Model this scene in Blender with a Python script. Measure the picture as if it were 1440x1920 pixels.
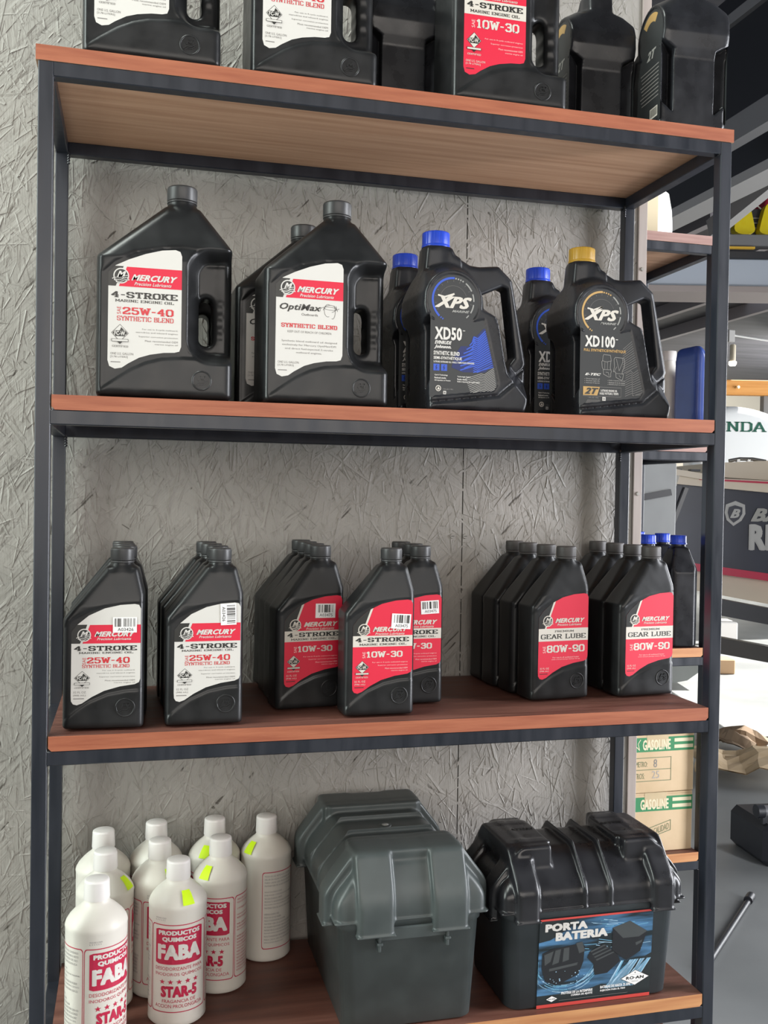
import bpy, math, random
import numpy as np
from mathutils import Vector, Matrix
random.seed(7)
for o in list(bpy.data.objects): bpy.data.objects.remove(o)
SC = bpy.context.scene
COL = SC.collection
PI = math.pi

# ------------------------------------------------------------------ camera
CAM = Vector((0.12039, -1.31927, 1.45691))
CR = Vector((0.96807, -0.25016, 0.01583)); CU = Vector((-0.01103, 0.02057, 0.99973)); CF = Vector((0.25042, 0.96799, -0.01716))
FPX = 1832.7
cd = bpy.data.cameras.new('camera'); cam = bpy.data.objects.new('camera', cd); COL.objects.link(cam)
M = Matrix.Identity(4)
for i in range(3):
    M[i][0] = CR[i]; M[i][1] = CU[i]; M[i][2] = -CF[i]; M[i][3] = CAM[i]
cam.matrix_world = M
cd.sensor_fit = 'VERTICAL'; cd.sensor_height = 36.0; cd.lens = FPX/1920*36.0
cd.clip_start = 0.02; cd.clip_end = 200
SC.camera = cam
# ------------------------------------------------------------------ view + world
SC.view_settings.view_transform = 'Standard'; SC.view_settings.look = 'None'
SC.view_settings.gamma = 1.0; SC.view_settings.exposure = -0.12
SC.view_settings.use_curve_mapping = False
w = bpy.data.worlds.new('world'); SC.world = w; w.use_nodes = True
bg = w.node_tree.nodes['Background']; bg.inputs[0].default_value = (0.80, 0.89, 1.0, 1); bg.inputs[1].default_value = 1.2
# ------------------------------------------------------------------ lights
def area(name, loc, target, sx, sy, power, color):
    l = bpy.data.lights.new(name, 'AREA'); l.shape = 'RECTANGLE'; l.size = sx; l.size_y = sy; l.energy = power; l.color = color
    o = bpy.data.objects.new(name, l); COL.objects.link(o); o.location = loc
    o.rotation_euler = (Vector(target)-Vector(loc)).to_track_quat('-Z', 'Y').to_euler()
    return o
area('left_doorway_daylight', (-1.9, -0.45, 2.2), (0.3, 0.2, 1.3), 0.8, 2.4, 95, (0.90, 1.0, 0.95))
area('roof_skylight_daylight', (-0.38, -0.28, 3.55), (0.1, 0.1, 1.9), 0.6, 0.5, 42, (0.93, 1.0, 0.94))
area('added_background_fill', (8.6, 3.0, 1.9), (2.5, 3.8, 1.8), 3.0, 3.0, 420, (0.97, 0.98, 1.0))  # added lamp, brightens the yellow vests and the background around them
area('shop_front_daylight', (0.3, -4.6, 2.3), (0.5, 0.3, 1.5), 5.0, 1.9, 122, (1.0, 0.93, 0.86))
area('yard_side_daylight', (3.3, -0.9, 1.6), (0.7, 0.2, 1.4), 0.8, 2.6, 165, (0.93, 0.95, 1.0))
area('added_far_wall_fill', (9.5, 10.5, 2.3), (5.5, 15.5, 2.0), 3.0, 2.4, 420, (1.0, 0.97, 0.92))  # added out-of-view lamp that lifts the otherwise dark far wall
sl = bpy.data.lights.new('sun', 'SUN'); sl.energy = 17.0; sl.angle = math.radians(1); sl.color = (1.0, 0.96, 0.9)
so = bpy.data.objects.new('sun', sl); COL.objects.link(so)
so.rotation_euler = Vector((-0.75, -0.1, -1.0)).to_track_quat('-Z', 'Y').to_euler()

# ------------------------------------------------------------------ pixel -> point helpers (real world points)
def ray(px, py): return CF + CR*((px-720)/FPX) - CU*((py-960)/FPX)
def onz(px, py, z): v = ray(px, py); return CAM + v*((z-CAM.z)/v.z)
def ony(px, py, y): v = ray(px, py); return CAM + v*((y-CAM.y)/v.y)
def dep(px, py, d): return CAM + ray(px, py)*d

# ------------------------------------------------------------------ materials
MATS = {}
def mat(name, col, rough=0.5, metal=0.0, coat=0.0, emit=0.0, spec=0.5, trans=0.0, sss=0.0):
    if name in MATS: return MATS[name]
    m = bpy.data.materials.new(name); m.use_nodes = True
    b = m.node_tree.nodes['Principled BSDF']
    b.inputs['Base Color'].default_value = (*col, 1); b.inputs['Roughness'].default_value = rough
    b.inputs['Metallic'].default_value = metal; b.inputs['Coat Weight'].default_value = coat
    b.inputs['Specular IOR Level'].default_value = spec
    if emit: b.inputs['Emission Color'].default_value = (*col, 1); b.inputs['Emission Strength'].default_value = emit
    if sss: b.inputs['Subsurface Weight'].default_value = sss; b.inputs['Subsurface Radius'].default_value = (0.01, 0.01, 0.01)
    MATS[name] = m; return m
def noisy(name, c1, c2, scale=(5, 5, 5), nscale=4.0, rough=0.5, r2=None, bump=0.0, bscale=60.0, metal=0.0, detail=5, lo=0.35, hi=0.65, spec=0.5, coat=0.0, bdist=0.002):
    m = mat(name, c1, rough, metal, coat, spec=spec); nt = m.node_tree; b = nt.nodes['Principled BSDF']
    tc = nt.nodes.new('ShaderNodeTexCoord'); mp = nt.nodes.new('ShaderNodeMapping'); mp.inputs['Scale'].default_value = scale
    nz = nt.nodes.new('ShaderNodeTexNoise'); nz.inputs['Scale'].default_value = nscale; nz.inputs['Detail'].default_value = detail
    cr = nt.nodes.new('ShaderNodeValToRGB'); cr.color_ramp.elements[0].position = lo; cr.color_ramp.elements[1].position = hi
    cr.color_ramp.elements[0].color = (*c1, 1); cr.color_ramp.elements[1].color = (*c2, 1)
    L = nt.links.new
    L(tc.outputs['Object'], mp.inputs[0]); L(mp.outputs[0], nz.inputs[0]); L(nz.outputs[0], cr.inputs[0]); L(cr.outputs[0], b.inputs['Base Color'])
    if r2 is not None:
        mr = nt.nodes.new('ShaderNodeMapRange'); mr.inputs[1].default_value = 0.35; mr.inputs[2].default_value = 0.65
        mr.inputs[3].default_value = rough; mr.inputs[4].default_value = r2
        L(nz.outputs[0], mr.inputs[0]); L(mr.outputs[0], b.inputs['Roughness'])
    if bump:
        n2 = nt.nodes.new('ShaderNodeTexNoise'); n2.inputs['Scale'].default_value = bscale; n2.inputs['Detail'].default_value = 4
        L(mp.outputs[0], n2.inputs[0])
        bm = nt.nodes.new('ShaderNodeBump'); bm.inputs['Strength'].default_value = bump; bm.inputs['Distance'].default_value = bdist
        L(n2.outputs[0], bm.inputs['Height']); L(bm.outputs[0], b.inputs['Normal'])
    return m
PLASTIC = noisy('black_plastic', (0.011, 0.0115, 0.012), (0.018, 0.0185, 0.0195), (6, 6, 6), 5, rough=0.28, r2=0.38, bump=0.06, bscale=250, bdist=0.0004, spec=0.36)
PLASTIC2 = noisy('satin_black_plastic', (0.013, 0.0135, 0.016), (0.02, 0.021, 0.025), (6, 6, 6), 5, rough=0.25, r2=0.36, bump=0.05, bscale=250, bdist=0.0004, spec=0.38)
CAPM = mat('black_cap_plastic', (0.042, 0.042, 0.043), 0.4)
CAPG = mat('grey_black_cap_plastic', (0.065, 0.06, 0.058), 0.5)
CAPB = mat('blue_cap_plastic', (0.02, 0.065, 0.55), 0.3)
CAPY = mat('mustard_cap_plastic', (0.50, 0.29, 0.035), 0.35)
STEEL = noisy('black_painted_steel', (0.011, 0.014, 0.021), (0.018, 0.021, 0.03), (9, 9, 1.2), 5, rough=0.3, r2=0.42, bump=0.05, bscale=30, bdist=0.0006)
WELD = mat('weld_bead', (0.03, 0.03, 0.035), 0.25)
WOODTOP = noisy('stained_wood_top', (0.105, 0.038, 0.027), (0.17, 0.07, 0.05), (1.5, 22, 10), 3, rough=0.42, r2=0.55, bump=0.15, bscale=12)
WOODFRONT = noisy('stained_wood_edge', (0.30, 0.082, 0.038), (0.39, 0.125, 0.06), (3, 10, 40), 3, rough=0.5, bump=0.12, bscale=14)
WOODRAW = noisy('brown_wood_underside', (0.48, 0.26, 0.15), (0.62, 0.37, 0.23), (1.0, 26, 8), 3, rough=0.6, bump=0.2, bscale=10)
WOODPALE = noisy('worn_pale_wood_edge', (0.42, 0.17, 0.065), (0.55, 0.27, 0.11), (2, 10, 30), 3, rough=0.55)
WOODDUST = noisy('dusty_pink_wood_edge', (0.30, 0.17, 0.145), (0.38, 0.235, 0.20), (3, 10, 40), 3, rough=0.6)
CREAM = mat('cream_print', (0.64, 0.60, 0.53), 0.46)
WHITEP = mat('white_print', (0.66, 0.64, 0.60), 0.46)
REDP = mat('red_print', (0.68, 0.012, 0.045), 0.5)
REDT = mat('red_lettering', (0.58, 0.03, 0.04), 0.4)
BLACKP = mat('black_print', (0.022, 0.022, 0.020), 0.38)
GREYT = mat('grey_lettering', (0.20, 0.19, 0.18), 0.45)
MIDT = mat('mid_grey_print', (0.33, 0.32, 0.30), 0.45)
PINKT = mat('pale_pink_lettering', (0.85, 0.55, 0.52), 0.45)
STICK = mat('white_sticker', (0.86, 0.85, 0.84), 0.45)
SLATE = mat('slate_label', (0.030, 0.032, 0.033), 0.42)
BLUEP = mat('blue_print', (0.03, 0.09, 0.50), 0.4)
BLUED = mat('deep_blue_print', (0.012, 0.022, 0.11), 0.4)
GOLDP = mat('gold_print', (0.50, 0.31, 0.11), 0.4)
GREYL = mat('grey_print', (0.30, 0.30, 0.28), 0.45)
MILK = mat('milky_white_plastic', (0.66, 0.63, 0.57), 0.42, sss=0.25)
CAPW = mat('white_cap_plastic', (0.72, 0.69, 0.67), 0.4, sss=0.1)
CRIM = mat('crimson_print', (0.47, 0.012, 0.055), 0.45)
NEON = mat('neon_yellow_sticker', (0.62, 0.90, 0.0), 0.6)
INK = mat('grey_ink', (0.25, 0.24, 0.24), 0.6)

# ------------------------------------------------------------------ object helpers
def link(name, me, mats=None, parent=None, loc=(0, 0, 0), rot=0.0):
    o = bpy.data.objects.new(name, me)
    COL.objects.link(o)
    if me is not None and mats:
        for m in (mats if isinstance(mats, (list, tuple)) else [mats]): me.materials.append(m)
    o.parent = parent; o.location = loc; o.rotation_euler = (0, 0, rot)
    return o
def thing(name, label, cat, loc=(0, 0, 0), rot=0.0, group=None):
    o = link(name, None, loc=loc, rot=rot); tag(o, label, cat, group); return o
def tag(o, label, cat, group=None):
    o['label'] = label; o['category'] = cat
    if group: o['group'] = group
    return o
def struct(o): o['kind'] = 'structure'; return o
def copy_tree(o, parent=None):
    c = o.copy(); COL.objects.link(c); c.parent = parent
    for ch in list(KIDS.get(o.name, [])):
        k = copy_tree(ch, c); KIDS.setdefault(c.name, []).append(k)
    return c
KIDS = {}
def reg(parent, child): KIDS.setdefault(parent.name, []).append(child); return child
class MB:
    def __init__(s): s.v = []; s.f = []; s.m = []; s.mats = []; s.smooth = []
    def mi(s, m):
        if m not in s.mats: s.mats.append(m)
        return s.mats.index(m)
    def add(s, vs, fs, m, smooth=False):
        b = len(s.v); s.v += [tuple(v) for v in vs]
        k = s.mi(m)
        for f in fs: s.f.append(tuple(b+i for i in f)); s.m.append(k); s.smooth.append(smooth)
    def box(s, a, b, m, bev=0.0):
        (x0, y0, z0), (x1, y1, z1) = a, b
        x0, x1 = min(x0, x1), max(x0, x1); y0, y1 = min(y0, y1), max(y0, y1); z0, z1 = min(z0, z1), max(z0, z1)
        if bev <= 0:
            v = [(x0, y0, z0), (x1, y0, z0), (x1, y1, z0), (x0, y1, z0), (x0, y0, z1), (x1, y0, z1), (x1, y1, z1), (x0, y1, z1)]
            s.add(v, [(0, 3, 2, 1), (4, 5, 6, 7), (0, 1, 5, 4), (1, 2, 6, 5), (2, 3, 7, 6), (3, 0, 4, 7)], m); return
        c = [(x0+x1)/2, (y0+y1)/2, (z0+z1)/2]; h = [(x1-x0)/2, (y1-y0)/2, (z1-z0)/2]
        bb = min(bev, *(q*0.49 for q in h)); vs = []; idx = {}
        for sx in (-1, 1):
            for sy in (-1, 1):
                for sz in (-1, 1):
                    for ax in range(3):
                        sg = (sx, sy, sz)
                        p = [c[i]+sg[i]*(h[i]-(0 if i == ax else bb)) for i in range(3)]
                        idx[(sx, sy, sz, ax)] = len(vs); vs.append(p)
        fs = []
        for ax in range(3):
            o1, o2 = [i for i in range(3) if i != ax]
            for sg in (-1, 1):
                q = []
                for a1, a2 in ((-1, -1), (1, -1), (1, 1), (-1, 1)):
                    t = [0, 0, 0]; t[ax] = sg; t[o1] = a1; t[o2] = a2; q.append(idx[(*t, ax)])
                fs.append(q)
        for ax in range(3):
            o1, o2 = [i for i in range(3) if i != ax]
            for a1 in (-1, 1):
                for a2 in (-1, 1):
                    t0 = [0, 0, 0]; t0[o1] = a1; t0[o2] = a2; t1 = list(t0); t0[ax] = -1; t1[ax] = 1
                    fs.append([idx[(*t0, o1)], idx[(*t1, o1)], idx[(*t1, o2)], idx[(*t0, o2)]])
        for sx in (-1, 1):
            for sy in (-1, 1):
                for sz in (-1, 1): fs.append([idx[(sx, sy, sz, 0)], idx[(sx, sy, sz, 1)], idx[(sx, sy, sz, 2)]])
        s.add(vs, fs, m)
    def obox(s, p0, p1, wdir, wid, thk, m):
        """bar from p0 to p1, width along wdir, thickness along the third axis"""
        p0 = Vector(p0); p1 = Vector(p1); d = (p1-p0).normalized(); wv = (Vector(wdir)-d*Vector(wdir).dot(d)).normalized(); t = d.cross(wv)
        vs = []
        for p in (p0, p1):
            for a, b in ((-1, -1), (1, -1), (1, 1), (-1, 1)): vs.append(p+wv*(a*wid/2)+t*(b*thk/2))
        s.add(vs, [(0, 1, 2, 3), (4, 7, 6, 5), (0, 4, 5, 1), (1, 5, 6, 2), (2, 6, 7, 3), (3, 7, 4, 0)], m)
    def tube(s, pts, r, m, n=10, caps=True):
        pts = [Vector(p) for p in pts]; rings = []
        for i, p in enumerate(pts):
            d = (pts[min(i+1, len(pts)-1)]-pts[max(i-1, 0)]).normalized()
            a = Vector((0, 0, 1)) if abs(d.z) < 0.9 else Vector((1, 0, 0))
            u = d.cross(a).normalized(); v = d.cross(u); rr = r[i] if isinstance(r, (list, tuple)) else r
            rings.append([p+u*math.cos(2*PI*k/n)*rr+v*math.sin(2*PI*k/n)*rr for k in range(n)])
        vs = [q for rg in rings for q in rg]; fs = []
        for i in range(len(pts)-1):
            for k in range(n): fs.append((i*n+k, i*n+(k+1) % n, (i+1)*n+(k+1) % n, (i+1)*n+k))
        s.add(vs, fs, m, True)
        if caps: s.add(rings[0], [tuple(range(n))], m); s.add(rings[-1], [tuple(reversed(range(n)))], m)
    def lathe(s, prof, m, n=40, c=(0, 0), rfun=None, smooth=True):
        vs = []; fs = []
        for (r, z) in prof:
            for k in range(n):
                a = 2*PI*k/n; rr = r*(rfun(k, z) if rfun else 1); vs.append((c[0]+rr*math.cos(a), c[1]+rr*math.sin(a), z))
        for i in range(len(prof)-1):
            for k in range(n): fs.append((i*n+k, i*n+(k+1) % n, (i+1)*n+(k+1) % n, (i+1)*n+k))
        s.add(vs, fs, m, smooth)
        s.add(vs[-n:], [tuple(range(n))], m); s.add(vs[:n], [tuple(reversed(range(n)))], m)
    def prism(s, poly, y0, y1, m, smooth=False, fn=None):
        """poly in (x,z), extruded in y"""
        n = len(poly); vs = [(x, y0, z) for x, z in poly]+[(x, y1, z) for x, z in poly]
        if fn: vs = [fn(v) for v in vs]
        s.add(vs, [tuple(range(n)), tuple(reversed(range(n, 2*n)))], m)
        s.add(vs, [(i, i+n, (i+1) % n+n, (i+1) % n) for i in range(n)], m, smooth)
    def mesh(s, name):
        me = bpy.data.meshes.new(name); me.from_pydata(s.v, [], s.f)
        for m in s.mats: me.materials.append(m)
        me.polygons.foreach_set('material_index', s.m); me.polygons.foreach_set('use_smooth', s.smooth); me.update(); return me
    def build(s, name, parent=None, loc=(0, 0, 0), rot=0.0):
        o = link(name, s.mesh(name), None, parent, loc, rot)
        if parent is not None: reg(parent, o)
        return o

# ------------------------------------------------------------------ signed distance shapes -> mesh (surface nets)
def sd_poly(px, pz, poly):
    P = np.array(poly, dtype=np.float64); n = len(P); d = np.full(px.shape, 1e9); sgn = np.ones(px.shape)
    for i in range(n):
        a = P[i]; b = P[i-1]; e = b-a; wx = px-a[0]; wz = pz-a[1]
        t = np.clip((wx*e[0]+wz*e[1])/(e@e+1e-18), 0, 1); bx = wx-e[0]*t; bz = wz-e[1]*t
        d = np.minimum(d, bx*bx+bz*bz)
        c1 = pz >= a[1]; c2 = pz < b[1]; c3 = e[0]*wz > e[1]*wx
        sgn = np.where((c1 & c2 & c3) | (~c1 & ~c2 & ~c3), -sgn, sgn)
    return sgn*np.sqrt(d)
def smax(a, b, k): h = np.maximum(k-np.abs(a-b), 0)/k; return np.maximum(a, b)+h*h*k*0.25
def smin(a, b, k): return -smax(-a, -b, k)
def sstep(x, a, b): t = np.clip((x-a)/(b-a), 0, 1); return t*t*(3-2*t)
def sd_seg(px, pz, pts):
    d = np.full(px.shape, 1e9)
    for (a, b) in zip(pts[:-1], pts[1:]):
        ex, ez = b[0]-a[0], b[1]-a[1]; wx = px-a[0]; wz = pz-a[1]; t = np.clip((wx*ex+wz*ez)/(ex*ex+ez*ez), 0, 1)
        d = np.minimum(d, (wx-ex*t)**2+(wz-ez*t)**2)
    return np.sqrt(d)
def surface_net(F, org, h, name):
    nx, ny, nz = F.shape
    cx, cy, cz = nx-1, ny-1, nz-1
    acc = np.zeros((cx, cy, cz, 3), np.float32); cnt = np.zeros((cx, cy, cz), np.float32)
    def sl(dx, dy, dz): return F[dx:dx+cx, dy:dy+cy, dz:dz+cz]
    for ax in range(3):
        for a in (0, 1):
            for b in (0, 1):
                o = [0, 0, 0]; oth = [i for i in range(3) if i != ax]; o[oth[0]] = a; o[oth[1]] = b
                p = list(o); p[ax] = 1
                f0 = sl(*o); f1 = sl(*p); m = (f0 < 0) != (f1 < 0)
                t = np.where(m, f0/np.where(m, f0-f1, 1), 0)
                for i in range(3):
                    acc[..., i] += np.where(m, t if i == ax else o[i], 0)
                cnt += m
    act = cnt > 0; idx = np.full((cx, cy, cz), -1, np.int32); n = int(act.sum()); idx[act] = np.arange(n)
    ijk = np.argwhere(act).astype(np.float32); vv = (ijk+acc[act]/cnt[act][:, None])*h+np.array(org, np.float32)
    quads = []
    for ax in range(3):
        sa = [slice(1, -1)]*3; sa[ax] = slice(0, -1); sb = list(sa); sb[ax] = slice(1, None)
        fa = F[tuple(sa)]; fb = F[tuple(sb)]; m = (fa < 0) != (fb < 0); flip = (fa < 0)[m]
        e = np.argwhere(m)
        base = e.copy()
        for i in range(3):
            if i != ax: base[:, i] += 1
        o1, o2 = (ax+1) % 3, (ax+2) % 3
        def g(a, b):
            q = base.copy(); q[:, o1] -= a; q[:, o2] -= b; return idx[q[:, 0], q[:, 1], q[:, 2]]
        q = np.stack([g(1, 1), g(0, 1), g(0, 0), g(1, 0)], 1)
        q = np.where(flip[:, None], q, q[:, ::-1]); quads.append(q)
    Q = np.concatenate(quads); me = bpy.data.meshes.new(name)
    ea = np.concatenate([Q[:, 0], Q[:, 1], Q[:, 2], Q[:, 3]]); eb = np.concatenate([Q[:, 1], Q[:, 2], Q[:, 3], Q[:, 0]])
    deg = np.maximum(np.bincount(ea, minlength=n)+np.bincount(eb, minlength=n), 1)
    for it in range(4 if 'lid' in name else 2):
        avg = np.stack([(np.bincount(ea, weights=vv[eb, i], minlength=n)+np.bincount(eb, weights=vv[ea, i], minlength=n))/deg for i in range(3)], 1)
        vv = vv+(avg-vv)*0.5
    me.vertices.add(n); me.vertices.foreach_set('co', vv.astype(np.float32).ravel())
    me.loops.add(len(Q)*4); me.loops.foreach_set('vertex_index', Q.astype(np.int32).ravel())
    me.polygons.add(len(Q)); me.polygons.foreach_set('loop_start', np.arange(0, len(Q)*4, 4, dtype=np.int32))
    me.polygons.foreach_set('use_smooth', np.ones(len(Q), bool))
    me.update(calc_edges=True); me.validate(); return me
def grid(x0, x1, y0, y1, z0, z1, h):
    m = 2.5*h
    xs = np.arange(x0-m, x1+m, h); ys = np.arange(y0-m, y1+m, h); zs = np.arange(z0-m, z1+m, h)
    return xs, ys, zs, (xs[0], ys[0], zs[0])

# ------------------------------------------------------------------ flat print: sheets of polygons and lettering
TXT = {}
def text_geo(s, bold=0.0, shear=0.0):
    k = (s, bold, shear)
    if k in TXT: return TXT[k]
    c = bpy.data.curves.new('t', 'FONT'); c.body = s; c.offset = bold; c.shear = shear; c.resolution_u = 2
    if bold: c.space_character = 1.06
    o = bpy.data.objects.new('t', c); me = bpy.data.meshes.new_from_object(o)
    v = [(p.co.x, p.co.y) for p in me.vertices]; f = [tuple(q.vertices) for q in me.polygons]
    bpy.data.objects.remove(o); bpy.data.curves.remove(c); bpy.data.meshes.remove(me)
    TXT[k] = (v, f); return TXT[k]
# slab letters drawn as heavy strokes with serifs (grid 0..4 by 0..6)
def O_(w=4): return [[(1, 0), (w-1, 0), (w, 1), (w, 5), (w-1, 6), (1, 6), (0, 5), (0, 1), (1, 0)]]
SL = {
 'A': ([[(0, 0), (2, 6), (4, 0)], [(.8, 2), (3.2, 2)]], [(0, 0), (4, 0)], 4), 'B': ([[(.5, 0), (.5, 6), (3, 6), (3.8, 5.3), (3.8, 3.9), (3, 3.2), (.5, 3.2)], [(3, 3.2), (4, 2.4), (4, .8), (3, 0), (.5, 0)]], [(.5, 0), (.5, 6)], 4),
 'C': ([[(4, 4.6), (4, 5), (3, 6), (1, 6), (0, 5), (0, 1), (1, 0), (3, 0), (4, 1), (4, 1.4)]], [], 4), 'D': ([[(.5, 0), (.5, 6), (3, 6), (4, 5), (4, 1), (3, 0), (.5, 0)]], [(.5, 0), (.5, 6)], 4),
 'E': ([[(.5, 0), (.5, 6)], [(.5, 6), (3.8, 6), (3.8, 4.9)], [(.5, 3), (2.8, 3)], [(.5, 0), (3.9, 0), (3.9, 1.1)]], [(.5, 0), (.5, 6)], 4), 'F': ([[(.5, 0), (.5, 6)], [(.5, 6), (3.8, 6), (3.8, 4.9)], [(.5, 3), (2.8, 3)]], [(.5, 0), (.5, 6)], 4),
 'G': ([[(4, 4.6), (4, 5), (3, 6), (1, 6), (0, 5), (0, 1), (1, 0), (3, 0), (4, 1), (4, 2.6), (2.4, 2.6)]], [], 4), 'H': ([[(.5, 0), (.5, 6)], [(3.7, 0), (3.7, 6)], [(.5, 3), (3.7, 3)]], [(.5, 0), (.5, 6), (3.7, 0), (3.7, 6)], 4.2),
 'I': ([[(.8, 0), (.8, 6)]], [(.8, 0), (.8, 6)], 1.6), 'K': ([[(.5, 0), (.5, 6)], [(3.8, 6), (.8, 2.8)], [(1.7, 3.6), (3.9, 0)]], [(.5, 0), (.5, 6), (3.9, 0), (3.8, 6)], 4.2),
 'L': ([[(.5, 6), (.5, 0), (3.8, 0), (3.8, 1.6)]], [(.5, 0), (.5, 6)], 3.9), 'M': ([[(.5, 0), (.5, 6), (2.7, 1.6), (4.9, 6), (4.9, 0)]], [(.4, 0), (.3, 6), (5, 0), (5.1, 6)], 5.4),
 'N': ([[(.5, 0), (.5, 6), (3.8, 0), (3.8, 6)]], [(.4, 0), (.3, 6), (3.8, 6)], 4.3), 'O': (O_(), [], 4), '0': (O_(), [], 4), 'P': ([[(.5, 0), (.5, 6), (3, 6), (4, 5.2), (4, 3.6), (3, 2.8), (.5, 2.8)]], [(.5, 0), (.5, 6)], 4),
 'R': ([[(.5, 0), (.5, 6), (3, 6), (3.9, 5.2), (3.9, 3.8), (3, 3), (.5, 3)], [(2.2, 3), (3.9, 0)]], [(.5, 0), (.5, 6), (4.1, 0)], 4.3), 'S': ([[(3.9, 4.5), (3.9, 5.2), (3, 6), (1, 6), (0, 5.2), (0, 4), (1, 3.2), (3, 2.8), (4, 2), (4, .9), (3, 0), (1, 0), (0, .9), (0, 1.6)]], [], 4),
 'T': ([[(2, 0), (2, 6)], [(0, 4.8), (0, 6), (4, 6), (4, 4.8)]], [(2, 0)], 4), 'U': ([[(.4, 6), (.4, 1), (1.4, 0), (2.8, 0), (3.8, 1), (3.8, 6)]], [(.4, 6), (3.8, 6)], 4.2), 'W': ([[(.2, 6), (1.5, 0), (2.9, 5), (4.3, 0), (5.6, 6)]], [(.3, 6), (5.5, 6)], 5.8),
 'Y': ([[(0, 6), (2, 2.8), (4, 6)], [(2, 2.8), (2, 0)]], [(0, 6), (4, 6), (2, 0)], 4), '-': ([[(.2, 2.8), (2.2, 2.8)]], [], 2.4), ' ': ([], [], 1.6), '1': ([[(.2, 4.8), (1.6, 6), (1.6, 0)]], [(1.6, 0)], 3),
 '2': ([[(0, 4.6), (0, 5.2), (1, 6), (3, 6), (3.9, 5.2), (3.9, 4), (0, 1), (0, 0), (4, 0), (4, 1)]], [], 4), '3': ([[(0, 5), (1, 6), (3, 6), (3.8, 5.3), (3.8, 3.9), (3, 3.2), (1.4, 3.2)], [(3, 3.2), (4, 2.4), (4, .8), (3, 0), (1, 0), (0, 1)]], [], 4),
 '4': ([[(3, 0), (3, 6), (0, 2), (4.2, 2)]], [(3, 0)], 4.2), '5': ([[(3.8, 6), (.4, 6), (.3, 3.5), (3, 3.5), (4, 2.6), (4, 1), (3, 0), (1, 0), (0, 1)]], [], 4), '8': ([[(1, 0), (3, 0), (4, .9), (4, 2.3), (3, 3.2), (3.8, 4), (3.8, 5.3), (3, 6), (1, 6), (.2, 5.3), (.2, 4), (1, 3.2), (0, 2.3), (0, .9), (1, 0)], [(1, 3.2), (3, 3.2)]], [], 4),
 '9': ([[(4, 3.4), (3, 2.7), (1, 2.7), (0, 3.5), (0, 5.1), (1, 6), (3, 6), (4, 5.1), (4, 1), (3, 0), (1, 0), (0, 1)]], [], 4)}
def slab_geo(s, t=1.5):
    V = []; F = []; x = 0.0; h = t/2
    def quad(p): b = len(V); dl = (len(F) % 7)*.06; V.extend([(q[0], q[1], dl) for q in p]); F.append((b, b+1, b+2, b+3))
    for ch in s:
        pl, se, wd = SL[ch]
        for line in pl:
            for k, (a, b) in enumerate(zip(line[:-1], line[1:])):
                dx, dy = b[0]-a[0], b[1]-a[1]; L = math.hypot(dx, dy); dx /= L; dy /= L
                hh = h*(0.72 if abs(dy) < 0.3 else 1.0); e = h*0.45
                ax, ay = a[0]-dx*e, a[1]-dy*e; bx, by = b[0]+dx*e, b[1]+dy*e
                quad([(x+ax-dy*hh, ay+dx*hh), (x+bx-dy*hh, by+dx*hh), (x+bx+dy*hh, by-dx*hh), (x+ax+dy*hh, ay-dx*hh)])
        for (sx, sy) in se:
            yy = -h*.72 if sy < 3 else 6+h*.72-h*1.3
            quad([(x+sx-t*0.95, yy), (x+sx+t*0.95, yy), (x+sx+t*0.95, yy+h*1.3), (x+sx-t*0.95, yy+h*1.3)])
        x += wd+t*1.25
    return V, F
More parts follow.
